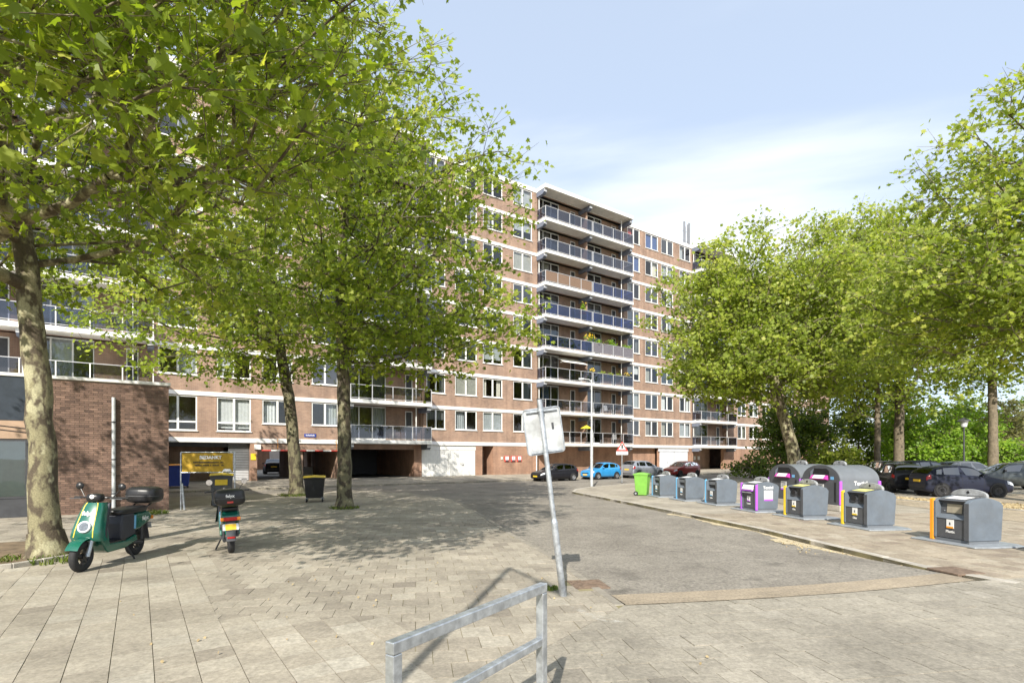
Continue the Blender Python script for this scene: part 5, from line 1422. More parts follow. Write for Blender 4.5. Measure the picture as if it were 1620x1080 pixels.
# wheeled containers -----------------------------------------------------------
def wheelie(name, p, rz, w, d, h, body, lid, label, four=False, extra=None):
    o = empty(name, p, rz); tag(o, label, 'wheeled bin')
    z0 = 0.16 if four else 0.03; wb, db = w * 0.40, d * 0.38
    b = MB()
    lv = [(z0, wb, db), (z0 + 0.06, wb * 1.02, db * 1.02), (h * 0.80, w * 0.485, d * 0.475), (h * 0.86, w * 0.5, d * 0.49)]
    pts = [[(sx * ww, sy * dd, z) for sx, sy in ((-1, -1), (1, -1), (1, 1), (-1, 1), (-1, -1))] for z, ww, dd in lv]
    b.grid(pts); b.add([pts[0][i] for i in range(4)], [(0, 1, 2, 3)]); b.add([pts[-1][i] for i in range(4)], [(0, 1, 2, 3)])
    b.build('tub', M[body], o, bevel=0.03)
    b = MB(); b.box(-w * 0.53, w * 0.53, -d * 0.52, d * 0.52, h * 0.84, h * 0.885); b.build('collar', M[body], o, bevel=0.012)
    b = MB(); rows = []
    for i in range(9):
        y = -d * 0.54 + d * 1.08 * i / 8; z = h * 0.89 + 0.07 * math.sin(math.pi * i / 8)
        rows.append([(-w * 0.54, y, h * 0.886), (-w * 0.52, y, z - 0.012), (0, y, z + 0.012), (w * 0.52, y, z - 0.012), (w * 0.54, y, h * 0.886)])
    b.grid(rows); b.build('lid', M[lid], o, smooth=False)
    b = MB(); b.cyl((-w * 0.38, d * 0.56, h * 0.88), (w * 0.38, d * 0.56, h * 0.88), 0.022, n=8); b.build('handle', M[lid], o)
    for sx in (-1, 1):
        for sy in ((-1, 1) if four else (1,)):
            r = 0.085 if four else 0.10
            wh = MB(); x = sx * (wb * 0.95 if four else wb + 0.04); y = sy * db * 0.9
            wh.cyl((x - 0.025, y, r), (x + 0.025, y, r), r, n=16); wo = wh.build('wheel', M['rubber'], o)
            wh = MB(); wh.cyl((x - 0.029, y, r), (x + 0.029, y, r), r * 0.45, n=12); wh.build('hub', M['galv'], wo)
            if four: wh = MB(); wh.box(x - 0.035, x + 0.035, y - 0.03, y + 0.03, r, z0 + 0.02); wh.build('caster_fork', M['galv'], o)
    for i in range(3):
        b = MB(); q = -w * 0.3 + i * w * 0.3; b.prism([(-d * 0.39, z0 + 0.12), (-d * 0.478, h * 0.74), (-d * 0.462, h * 0.74), (-d * 0.376, z0 + 0.12)], q - 0.015, q + 0.015, lambda y, z, hh: (hh, y - 0.005, z)); b.build('rib', M[body], o)
    if extra: extra(o)
    return o
wp = gp(498, 793); wheelie('wheeled_container', wp, 0.30, 0.78, 0.74, 1.10, 'black', 'yellow', 'black four wheeled container with a yellow lid between two trees', True)
wp = gp(1016, 783); wheelie('green_wheelie_bin', wp, KROT + 0.9, 0.58, 0.66, zat(747, wp.y) / 0.95, 'green_bin', 'green_bin', 'bright green wheelie bin at the end of the container row')
wp = Vector((xat(280, 29.5), 29.5, 0)); wheelie('blue_container', wp, FROT, 1.30, 1.0, 1.46, 'blue_bin', 'orange', 'large blue wheeled container with an orange lid behind the annex', True)
def ybin(o):
    b = MB(); b.box(-0.2, 0.2, -0.385, -0.372, 0.78, 0.98); b.build('sign', M['yellow'], o)
wp = Vector((xat(351, 19.5), 19.5, 0)); wheelie('litter_container', wp, 0.45, 0.72, 0.72, zat(745, 19.5), 'bin_dark', 'yellow', 'dark litter container with yellow lid and sign behind the second scooter', False, ybin)

# underground container heads --------------------------------------------------
CROT = math.atan2(-KU.y, -KU.x)                          # local x runs along the front towards the camera, y into the sidewalk
def fin(parent, x, y, z, L, h):
    prof = [(-L / 2, 0), (L / 2, 0), (L / 2, h * 0.35)] + [(L / 2 * math.cos(R(a)), h * 0.35 + h * 0.65 * math.sin(R(a))) for a in range(12, 180, 12)] + [(-L / 2, h * 0.35)]
    b = MB(); b.prism(prof, y - 0.03, y + 0.03, lambda u, v, hh: (x + u, hh, z + v)); f = b.build('lifting_fin', M['fin'], parent, bevel=0.01)
    b = MB(); b.prism([(p[0] * 0.92, p[1] * 0.5 + h * 0.28) for p in prof], y - 0.037, y + 0.037, lambda u, v, hh: (x + u, hh, z + v)); b.build('web', M['fin'], f, bevel=0.006)
    b = MB(); b.cyl((x, y - 0.045, z + h * 0.62), (x, y + 0.045, z + h * 0.62), h * 0.16, n=12); b.build('eye', M['black'], f)
    for q in (-0.34, 0.0, 0.34):
        b = MB(); b.cyl((x + q * L, y - 0.05, z + h * 0.12), (x + q * L, y + 0.05, z + h * 0.12), h * 0.07, n=8); b.build('bolt', M['dark'], f)
def container(px, py, strip, kind, label, text, strip2=None, side_text=None):
    c = gp(px, py); w, d, h = 0.83, 0.80, 0.93
    o = empty('waste_container', c, CROT); o.location = c + KU * w       # root at the far front corner
    tag(o, label, 'container', 'underground waste container heads in a row')
    b = MB(); b.prism([(-0.28, -0.20), (w + 0.28, -0.20), (w + 0.34, 0.2), (w + 0.34, d + 0.15), (w + 0.1, d + 0.30), (-0.1, d + 0.30), (-0.34, d + 0.15), (-0.34, 0.2)], 0.0, 0.035, lambda x, y, z: (x, y, z)); b.build('ground_frame', M['plate_steel'], o, bevel=0.012)
    b = MB(); b.box(0.02, w - 0.02, 0.03, d - 0.03, 0.035, 0.10); b.build('plinth', M['bin_top'], o)
    prof = [(0.0, 0.10), (0.0, h - 0.06), (0.10, h + 0.0), (0.45, h + 0.05), (d - 0.2, h + 0.02), (d - 0.02, h - 0.04), (d + 0.05, h - 0.12), (d, 0.10)]
    for x0, x1 in ((0.075, 0.13), (w - 0.10, w)):
        b = MB(); b.prism(prof, x0, x1, lambda y, z, hh: (hh, y, z)); b.build('side_panel', M['bin_side'], o, bevel=0.006)
    fx0, fx1 = 0.131, w - 0.101
    mid = [(0.02, 0.11), (0.02, 0.52), (0.12, 0.60), (0.15, h - 0.08), (0.06, h - 0.035), (0.12, h - 0.005), (0.45, h + 0.044), (d - 0.2, h + 0.014), (d + 0.04, h - 0.13), (d - 0.01, 0.11)]
    if kind == 'flat': mid = [(0.02, 0.11), (0.02, 0.62), (0.04, 0.66), (0.05, h - 0.10), (0.06, h - 0.035), (0.12, h - 0.005), (0.45, h + 0.044), (d - 0.2, h + 0.014), (d + 0.04, h - 0.13), (d - 0.01, 0.11)]
    b = MB(); b.prism(mid, fx0, fx1, lambda y, z, hh: (hh, y, z)); b.build('housing', M['bin_dark'], o, bevel=0.004)
    b = MB(); b.box(w - 0.098, w - 0.002, -0.006, -0.0005, 0.11, h - 0.07); b.build('front_edge', M['bin_dark'], o)
    b = MB(); b.prism([(-0.012, 0.04), (-0.012, h - 0.02), (0.05, h), (0.05, 0.04)], 0.0, 0.073, lambda y, z, hh: (hh, y, z)); b.build('corner_strip', M[strip], o, bevel=0.006)
    if strip2:
        b = MB(); b.prism([(-0.014, 0.06), (-0.014, h - 0.05), (0.07, h - 0.02), (0.07, 0.06)], w + 0.001, w + 0.012, lambda y, z, hh: (hh, y, z)); b.build('corner_strip', M[strip2], o)
    cx = (fx0 + fx1) / 2
    # hopper mouth
    if kind == 'glass':
        for q in (-0.14, 0.14):
            b = MB(); b.cyl((cx + q, 0.10, 0.74), (cx + q, 0.145, 0.735), 0.10, n=18); ro = b.build('inlet_ring', M['dark'], o); b = MB(); b.cyl((cx + q, 0.092, 0.74), (cx + q, 0.11, 0.74), 0.085, n=18); b.build('inlet', M['black'], ro)
    elif kind == 'slot':
        b = MB(); b.box(fx0 + 0.05, fx1 - 0.05, 0.115, 0.145, 0.62, 0.73); b.build('slot', M['black'], o)
        b = MB(); b.box(fx0 + 0.04, fx1 - 0.04, 0.08, 0.125, 0.735, h - 0.08); b.build('slot_hood', M['bin_top'], o)
    elif kind == 'flap':
        b = MB(); b.prism([(0.112, 0.635), (0.132, 0.82), (0.142, 0.82), (0.122, 0.635)], cx - 0.16, cx + 0.16, lambda y, z, hh: (hh, y, z)); b.build('flap', M['beige'], o)
        for q in (-0.21, 0.21):
            b = MB(); b.cyl((cx + q, 0.115, 0.67), (cx + q, 0.15, 0.67), 0.012, n=8); b.build('lock', M['galv'], o)
    else:
        b = MB(); b.prism([(0.0, 0.70), (-0.07, 0.72), (0.0, h - 0.06), (0.035, h - 0.06)], fx0 + 0.03, fx1 - 0.03, lambda y, z, hh: (hh, y, z)); b.build('drum', M['paper'], o, bevel=0.008)
        b = MB(); b.box(fx0 + 0.03, fx1 - 0.03, -0.075, 0.0, 0.675, 0.705); b.build('drum_edge', M[strip], o)
        b = MB(); b.cyl((fx0 + 0.06, -0.06, 0.62), (fx1 - 0.06, -0.06, 0.62), 0.022, n=8); b.build('handle', M['galv'], o)
    if kind in ('glass', 'slot', 'flap'):
        b = MB(); b.prism([(0.012, 0.515), (0.118, 0.598), (0.118, 0.604), (0.006, 0.519)], fx0 + 0.005, fx1 - 0.005, lambda y, z, hh: (hh, y, z)); b.build('sloping_shelf', M['bin_side'], o)
    # sticker, word, lid notice
    b = MB(); b.box(cx - 0.075, cx + 0.075, 0.008, 0.0195, 0.32, 0.50); st_ = b.build('sticker', M['paper'], o)
    b = MB(); b.box(cx - 0.075, cx + 0.075, 0.003, 0.0075, 0.32, 0.355); b.build('sticker_band', M[strip], st_)
    b = MB(); b.prism([(cx - 0.012, 0.39), (cx + 0.014, 0.39), (cx + 0.010, 0.43), (cx, 0.45), (cx - 0.010, 0.43)], 0.003, 0.0075, lambda x, z, y: (x, y, z)); b.build('sticker_symbol', M['print'], st_)
    lettering(text, 0.075, M['paper'], o, (cx, 0.014, 0.245), (R(90), 0, 0), 0.002)
    if side_text:
        lettering('Textiel', 0.13, M['paper'], o, (w + 0.006, 0.45, h - 0.14), (R(90), 0, R(90)), 0.004)
        b = MB(); b.box(w + 0.001, w + 0.005, 0.30, 0.62, 0.36, 0.70); si = b.build('notice', M['paper'], o); b = MB(); b.box(w + 0.0052, w + 0.008, 0.30, 0.62, 0.36, 0.42); b.build('notice_band', M[strip], si)
    b = MB(); b.prism([(0.13, h + 0.003), (0.40, h + 0.043), (0.40, h + 0.047), (0.13, h + 0.007)], cx - 0.22, cx + 0.20, lambda y, z, hh: (hh, y, z)); b.build('lid_notice', M['lid_yellow'] if strip == 'yellow' else M['paper'], o)
    fin(o, cx + 0.02, d * 0.60, h + 0.02, 0.74, 0.19)
    return o
M['lid_yellow'] = mat('pale yellow notice', (0.72, 0.68, 0.22), 0.5, 0, 0.08, 20)
container(1533, 864, 'orange', 'flap', 'container head with an orange corner strip, nearest in the row', 'Plastic')
container(1372, 837, 'yellow', 'glass', 'yellow striped glass container head next to the orange striped one', 'Glas')
container(1270.5, 820.4, 'yellow', 'glass', 'yellow striped glass container head beside the purple striped one', 'Glas')
container(1195.6, 809.6, 'purple', 'flat', 'low container head with purple strips and a white drum flap', 'Textiel', 'purple', True)
container(1134, 798.7, 'skyblue', 'slot', 'blue striped paper container head next to the purple striped one', 'Papier')
container(1085, 792, 'skyblue', 'slot', 'middle one of the three blue striped paper container heads', 'Papier')
container(1044, 786, 'skyblue', 'slot', 'blue striped paper container head next to the green wheelie bin', 'Papier')
cn = gp(1533, 864) - KU * 2.25 + KV * 0.2
o7 = container(1533, 864, 'orange', 'flap', 'container head just outside the right edge whose shadow reaches in', 'Plastic'); o7.location = cn + KU * 0.83
# domed textile containers
def textile(c, label):
    w, d, hs, rise = 1.68, 1.50, 1.02, 0.50
    o = empty('textile_container', c + KU * w, CROT); tag(o, label, 'container', 'domed textile containers')
    arch = [(0.0, 0.2), (0.0, hs)] + [(w / 2 - w / 2 * math.cos(R(a)), hs + rise * math.sin(R(a))) for a in range(6, 180, 6)] + [(w, hs), (w, 0.2)]
    b = MB(); b.box(-0.05, w + 0.05, -0.05, d + 0.05, 0.0, 0.2); b.build('concrete_base', M['kerb'], o, bevel=0.02)
    b = MB(); b.prism(arch, 0.0, d, lambda x, z, y: (x, y, z)); b.build('dome', M['bin_top'], o)
    # front plate with an opening
    ox0, ox1, oz0, oz1 = w * 0.26, w * 0.74, 1.02, 1.40
    fp = [(p[0] * 1.02 - w * 0.01, p[1] * 1.005 if p[1] > 0.21 else p[1]) for p in arch]
    b = MB(); b.prism([q for q in fp], -0.03, -0.002, lambda x, z, y: (x, y, z)); b.build('front_plate', M['bin_dark'], o)
    b = MB(); b.prism([(ox0, oz0), (ox1, oz0), (ox1, oz1 - 0.08), (ox1 - 0.12, oz1), (ox0 + 0.12, oz1), (ox0, oz1 - 0.08)], -0.035, -0.031, lambda x, z, y: (x, y, z)); b.build('mouth', M['black'], o)
    b = MB(); b.add([(ox0, -0.034, oz0), (ox0 + 0.12, -0.034, oz1), (ox0 + 0.0, -0.07, oz1 - 0.10), (ox0 - 0.02, -0.07, oz0 - 0.02)], [(0, 1, 2, 3)]); b.build('cheek', M['bin_side'], o, fix=False)
    b = MB(); b.prism([(-0.036, oz0 - 0.01), (-0.16, oz0 + 0.03), (-0.05, oz0 + 0.16)], ox0 + 0.04, ox1 - 0.02, lambda y, z, hh: (hh, y, z)); fl = b.build('flap', M['magenta'], o, bevel=0.01)
    b = MB(); b.prism([(-0.155, oz0 + 0.041), (-0.06, oz0 + 0.157), (-0.063, oz0 + 0.161), (-0.158, oz0 + 0.045)], ox0 + 0.16, ox1 - 0.14, lambda y, z, hh: (hh, y, z)); b.build('flap_notice', M['paper'], fl)
    b = MB(); b.box(w * 0.42, w * 0.60, -0.038, -0.031, 0.55, 0.88); n_ = b.build('notice', M['paper'], o); b = MB(); b.box(w * 0.42, w * 0.60, -0.042, -0.0385, 0.55, 0.61); b.build('notice_band', M['purple'], n_)
    b = MB()
    for i in range(4): b.box(w * 0.44, w * 0.58, -0.042, -0.0385, 0.67 + i * 0.045, 0.685 + i * 0.045)
    tag(b.build('notice_print', M['print'], n_), kind='stuff')
    b = MB(); b.box(w * 0.78, w * 0.86, -0.038, -0.031, 1.04, 1.14); b.build('blue_sticker', M['skyblue'], o)
    b = MB(); b.box(w * 0.87, w * 0.92, -0.036, -0.031, 0.3, 0.95); b.build('door_slit', M['black'], o)
    for x, y in ((-0.03, -0.04), (w + 0.001, -0.04), (w + 0.001, d - 0.06)):
        b = MB(); b.box(x, x + 0.03, y, y + 0.10, 0.22, hs - 0.02); b.build('corner_strip', M['purple'], o, bevel=0.004)
    lettering('Textiel', 0.18, M['paper'], o, (w + 0.006, d * 0.52, hs - 0.10), (R(90), 0, R(90)), 0.005)
    fin(o, w / 2, d * 0.5, hs + rise - 0.01, 0.55, 0.16)
    return o
tx2 = gp(1329, 809); textile(tx2, 'domed textile container in front, behind the yellow striped glass containers')
textile(tx2 + KU * 1.86, 'domed textile container farther back, next to the leaning tree')

# ---------------------------------------------------------------- scooters
M['dark_lens'] = mat('headlight glass', (0.22, 0.24, 0.26), 0.1, 0.5, 0.2, 30)
def ring_wheel(parent, x, r, w, rim_mat, name='wheel', y=0.0, spokes=5):
    prof = [(r * 0.60, -w * 0.42), (r * 0.80, -w * 0.5), (r * 0.94, -w * 0.42), (r, -w * 0.2), (r, w * 0.2), (r * 0.94, w * 0.42), (r * 0.80, w * 0.5), (r * 0.60, w * 0.42), (r * 0.60, -w * 0.42)]
    b = MB(); b.lathe(prof, lambda a, c, h: (x + a, y + h, r + c), 26); t = b.build(name, M['rubber'], parent, smooth=True)
    b = MB(); b.lathe([(r * 0.61, -w * 0.40), (r * 0.54, -w * 0.32), (r * 0.54, w * 0.32), (r * 0.61, w * 0.40)], lambda a, c, h: (x + a, y + h, r + c), 26)
    b.cyl((x, y - w * 0.45, r), (x, y + w * 0.45, r), r * 0.17, n=12)
    for i in range(spokes):
        a = 2 * math.pi * i / spokes + 0.3; d = Vector((math.cos(a), 0, math.sin(a))); s_ = Vector((-d.z, 0, d.x))
        for q in (-w * 0.34, w * 0.34):
            c0 = Vector((x, y + q, r)); b.add([c0 + d * r * 0.12 - s_ * r * 0.10, c0 + d * r * 0.12 + s_ * r * 0.10, c0 + d * r * 0.57 + s_ * r * 0.07, c0 + d * r * 0.57 - s_ * r * 0.07], [(0, 1, 2, 3)])
    b.build('rim', rim_mat, t, fix=False)
    return t
def superbox(c, hx, hy, hz, e=0.45, nu=20, nv=12):
    rows = []
    f = lambda v: math.copysign(abs(v) ** e, v)
    for i in range(nv + 1):
        ph = -math.pi / 2 + math.pi * i / nv
        rows.append([(c[0] + hx * f(math.cos(ph)) * f(math.cos(2 * math.pi * j / nu)), c[1] + hy * f(math.cos(ph)) * f(math.sin(2 * math.pi * j / nu)), c[2] + hz * f(math.sin(ph))) for j in range(nu + 1)])
    return rows
def scooter(p, rz, label, scale, lean=0.0):
    o = empty('electric_scooter', p, rz); o.scale = (scale,) * 3; o.rotation_euler = (lean, 0, rz); tag(o, label, 'scooter', 'green rental scooters')
    G, BK = M['scooter_green'], M['black']
    XF, XR, r = 0.67, -0.67, 0.225
    ring_wheel(o, XF, r, 0.10, M['dark_rim'], 'front_wheel'); ring_wheel(o, XR, r, 0.11, M['dark_rim'], 'rear_wheel')
    for y in (-0.085, 0.085):
        b = MB(); b.cyl((XF, y, r), (XF - 0.08, y, 0.46), 0.028, n=10); b.build('fork_leg', M['galv'], o); b = MB(); b.cyl((XF - 0.07, y, 0.44), (XF - 0.16, y * 0.8, 0.72), 0.020, n=10); b.build('fork_tube', M['galv'], o)
    # front mudguard
    rows = []
    for i in range(13):
        a = R(28 + i * 10.5); rr_ = r + 0.045
        rows.append([(XF + math.cos(a) * rr_ * (1 if abs(y) < 0.06 else 0.95), y, r + math.sin(a) * rr_ * (1 if abs(y) < 0.06 else 0.95)) for y in (-0.085, -0.06, 0, 0.06, 0.085)])
    b = MB(); b.grid(rows); b.build('front_mudguard', G, o, smooth=True, fix=False)
    # front shield: a tapered, rounded shell
    rows = []
    prof = [(0.44, 0.60, 0.225), (0.50, 0.645, 0.215), (0.60, 0.63, 0.20), (0.72, 0.585, 0.185), (0.84, 0.535, 0.165), (0.95, 0.485, 0.145), (1.00, 0.455, 0.12)]
    for z, x, hw in prof:
        rows.append([(x - 0.15, -hw, z), (x - 0.05, -hw * 0.98, z), (x - 0.008, -hw * 0.86, z), (x + 0.006, -hw * 0.45, z), (x + 0.01, 0, z), (x + 0.006, hw * 0.45, z), (x - 0.008, hw * 0.86, z), (x - 0.05, hw * 0.98, z), (x - 0.15, hw, z)])
    b = MB(); b.grid(rows); sh = b.build('front_shield', G, o, smooth=True, fix=False)
    b = MB(); b.prism([(0.45, 0.44), (0.50, 0.50), (0.33, 0.99), (0.28, 0.99), (0.36, 0.60), (0.35, 0.40)], -0.17, 0.17, lambda x, z, y: (x, y, z)); b.build('leg_shield', M['steel_blue_leg'], o, bevel=0.02)
    b = MB(); b.box(0.40, 0.56, -0.17, 0.17, 0.44, 0.50); b.build('shield_underside', BK, o)
    # stripes, headlight, lettering on the shield slope
    sl = math.atan2(0.645 - 0.485, 0.95 - 0.50)
    for y in (-0.125, 0.118):
        b = MB()
        rws = [[(x + 0.004, y * (hw / 0.2) - 0.006, z), (x + 0.004, y * (hw / 0.2) + 0.006, z)] for z, x, hw in prof[1:]]
        b.grid(rws); b.build('stripe', M['yellow'], sh, fix=False)
    hc = Vector((0.635, 0, 0.655)); ax = Vector((math.cos(sl), 0, math.sin(sl)))
    b = MB(); b.cyl(hc - ax * 0.02, hc + ax * 0.012, 0.088, n=24); hl = b.build('headlight_ring', M['lamp_clear'], o)
    b = MB(); b.cyl(hc + ax * 0.005, hc + ax * 0.016, 0.066, n=24); b.build('headlight_lens', M['dark_lens'], hl)
    lettering('felyx', 0.08, M['paper'], sh, (0.556, -0.005, 0.845), (R(90) - sl * 0.0, -sl * 0.0, R(90)), 0.004).rotation_euler = (R(90) - sl, 0, R(90))
    # floor tunnel and lower fairing sweeping back
    b = MB(); b.prism([(0.52, 0.46), (0.44, 0.66), (0.37, 0.66), (0.28, 0.36), (-0.15, 0.34), (-0.42, 0.40), (-0.46, 0.30), (-0.12, 0.22), (0.30, 0.22), (0.36, 0.26)], -0.165, 0.165, lambda x, z, y: (x, y, z)); b.build('lower_fairing', G, o, bevel=0.02)
    b = MB(); b.box(-0.14, 0.30, -0.15, 0.15, 0.345, 0.372); b.build('footboard', BK, o, bevel=0.006)
    # body under the seat
    b = MB(); b.prism([(-0.02, 0.36), (0.0, 0.62), (-0.04, 0.765), (-0.36, 0.765), (-0.42, 0.42), (-0.20, 0.36)], -0.155, 0.155, lambda x, z, y: (x, y, z)); b.build('battery_cover', M['steel_blue_leg'], o, bevel=0.03)
    b = MB(); b.prism([(-0.34, 0.45), (-0.33, 0.74), (-0.80, 0.76), (-0.90, 0.68), (-0.86, 0.58), (-0.55, 0.47)], -0.15, 0.15, lambda x, z, y: (x, y, z)); tl = b.build('tail_panel', G, o, bevel=0.04, seg=3)
    for s_ in (-1, 1):
        lettering('felyx', 0.10, M['paper'], tl, (-0.68, s_ * 0.1525, 0.645), (R(90), 0, R(180) if s_ > 0 else 0), 0.003)
        b = MB(); b.box(-0.40, -0.345, s_ * 0.15 - 0.004, s_ * 0.15 + 0.006, 0.50, 0.72); b.build('blue_flash', M['skyblue'], tl)
    rows = superbox((-0.42, 0, 0.80), 0.43, 0.15, 0.055, 0.5); b = MB(); b.grid(rows); b.build('seat', BK, o, smooth=True, fix=False)
    b = MB()
    for y in (-0.12, 0.12): b.path([(-0.62, y, 0.76), (-0.86, y, 0.86), (-1.06, y * 0.8, 0.90)], 0.014, n=8)
    b.cyl((-1.06, -0.1, 0.90), (-1.06, 0.1, 0.90), 0.014, n=8); b.build('rack', BK, o)
    rows = superbox((-0.93, 0, 1.02), 0.235, 0.245, 0.145, 0.5); b = MB(); b.grid(rows); tc_ = b.build('top_case', BK, o, smooth=True, fix=False)
    b = MB(); b.grid(superbox((-0.93, 0, 1.005), 0.238, 0.248, 0.012, 0.45)); b.build('case_seam', M['dark'], tc_, fix=False)
    lettering('felyx', 0.07, M['paper'], tc_, (-1.172, 0, 1.05), (R(90), 0, R(-90)), 0.002)
    b = MB(); b.box(-1.172, -1.166, -0.045, 0.045, 0.93, 0.96); b.build('case_badge', M['red'], tc_)
    # steering
    b = MB(); b.cyl((0.40, 0, 0.98), (0.36, 0, 1.07), 0.035, n=10); b.build('steering_column', BK, o)
    rows = superbox((0.40, 0, 1.07), 0.09, 0.105, 0.065, 0.6); b = MB(); b.grid(rows); ins = b.build('instrument_cowl', BK, o, smooth=True, fix=False)
    b = MB(); b.cyl((0.475, 0, 1.09), (0.488, 0, 1.092), 0.032, n=14); b.build('cowl_emblem', M['paper'], ins)
    b = MB(); b.path([(0.26, -0.36, 1.06), (0.36, -0.14, 1.07), (0.37, 0, 1.07), (0.36, 0.14, 1.07), (0.26, 0.36, 1.06)], 0.014, n=8); hb_ = b.build('handlebar', BK, o)
    for s_ in (-1, 1):
        b = MB(); b.cyl((0.305, s_ * 0.26, 1.063), (0.25, s_ * 0.38, 1.058), 0.019, n=10); b.build('grip', M['rubber'], hb_)
        b = MB(); b.path([(0.40, s_ * 0.20, 1.06), (0.385, s_ * 0.37, 1.05)], 0.007, n=6); b.build('brake_lever', M['dark'], hb_)
        b = MB(); b.path([(0.32, s_ * 0.20, 1.07), (0.30, s_ * 0.25, 1.15), (0.28, s_ * 0.30, 1.22)], 0.007, n=6); ms = b.build('mirror_stem', BK, o)
        b = MB(); c0 = Vector((0.28, s_ * 0.30, 1.235)); b.lathe([(0.0, 0.03), (0.04, 0.025), (0.057, 0.005), (0.057, 0.0)], lambda a, c, h: (c0.x + h, c0.y + a, c0.z + c), 18); b.build('mirror_shell', BK, ms, smooth=True)
        b = MB(); b.cyl(c0, c0 - Vector((0.003, 0, 0)), 0.054, n=18); b.build('mirror_glass', M['mirror'], ms)
    # rear end
    b = MB(); b.box(-0.925, -0.88, -0.13, 0.13, 0.60, 0.665); b.build('tail_light', M['lamp_red'], o, bevel=0.012)
    for y in (-0.13, 0.13):
        b = MB(); b.box(-0.93, -0.885, y - 0.028, y + 0.028, 0.602, 0.663); b.build('indicator', M['lamp_amber'], o, bevel=0.01)
    b = MB(); b.prism([(-0.84, 0.60), (-0.87, 0.60), (-0.99, 0.25), (-0.96, 0.24)], -0.075, 0.075, lambda x, z, y: (x, y, z)); b.build('rear_mudguard', M['dark'], o, bevel=0.008)
    b = MB(); b.prism([(-0.905, 0.55), (-0.910, 0.55), (-0.945, 0.44), (-0.94, 0.44)], -0.125, 0.125, lambda x, z, y: (x, y, z)); pb = b.build('plate_holder', M['galv_matt'], o)
    b = MB(); b.prism([(-0.912, 0.545), (-0.915, 0.545), (-0.947, 0.445), (-0.944, 0.445)], -0.085, 0.085, lambda x, z, y: (x, y, z)); b.build('number_plate', M['plate'], o)
    b = MB(); b.box(-0.985, -0.97, -0.06, 0.06, 0.30, 0.33); b.build('reflector', M['lamp_red'], o)
    b = MB(); b.path([(XR, 0.10, r), (-0.35, 0.12, 0.28), (-0.25, 0.10, 0.32)], 0.03, n=8); b.build('swing_arm', M['dark'], o)
    b = MB(); b.path([(-0.20, 0.12, 0.26), (-0.24, 0.24, 0.02)], 0.014, n=8); b.build('kickstand', BK, o)
    b = MB(); b.cyl((-0.66, -0.10, 0.28), (-0.62, -0.13, 0.66), 0.025, n=10); b.cyl((-0.66, 0.11, 0.28), (-0.62, 0.12, 0.66), 0.025, n=10); b.build('shock_absorber', M['dark'], o)
    return o
a, c = gp(131, 903), gp(210, 878)
dd = (a - c).normalized()
scooter((a + c) / 2, math.atan2(dd.y, dd.x), 'green rental scooter facing the camera beside the big tree', 1.08, R(-2))
q = gp(366, 874); dd = Vector((-0.50, 0.87, 0)).normalized()
scooter(q + dd * 0.72, math.atan2(dd.y, dd.x), 'green rental scooter seen from behind with its top case', 1.06, R(-2))

# ---------------------------------------------------------------- cars
CAR_T = [0, .012, .035, .07, .13, .21, .27, .33, .39, .45, .52, .62, .72, .80, .87, .92, .955, .98, .993, 1.0]
SHAPES = {
 'hatch': dict(top=[.46, .60, .69, .745, .80, .865, .92, 1.06, 1.22, 1.36, 1.43, 1.45, 1.435, 1.40, 1.34, 1.25, 1.13, 1.02, .90, .62],
               belt=[.46, .59, .675, .73, .785, .845, .885, .905, .915, .925, .935, .95, .965, .98, .99, .995, .99, .95, .87, .60]),
 'suv':   dict(top=[.55, .74, .86, .93, .98, 1.02, 1.06, 1.20, 1.38, 1.54, 1.62, 1.65, 1.65, 1.63, 1.60, 1.54, 1.40, 1.22, 1.02, .70],
               belt=[.55, .73, .85, .915, .965, 1.00, 1.03, 1.05, 1.06, 1.07, 1.08, 1.09, 1.10, 1.11, 1.12, 1.12, 1.11, 1.07, .98, .68]),
 'mpv':   dict(top=[.50, .66, .76, .82, .88, .95, 1.04, 1.20, 1.36, 1.48, 1.54, 1.56, 1.555, 1.54, 1.52, 1.47, 1.36, 1.16, .96, .66],
               belt=[.50, .65, .745, .805, .86, .92, .955, .97, .98, .985, .99, 1.0, 1.005, 1.01, 1.015, 1.015, 1.01, .98, .92, .64]),
}
CAR_W = [.66, .78, .86, .915, .955, .98, .99, 1, 1, 1, 1, 1, 1, 1, .995, .98, .955, .925, .89, .84]
CAR_B = [.32, .25, .215, .20, .19, .18, .18, .18, .18, .18, .18, .18, .18, .18, .19, .20, .22, .25, .30, .36]
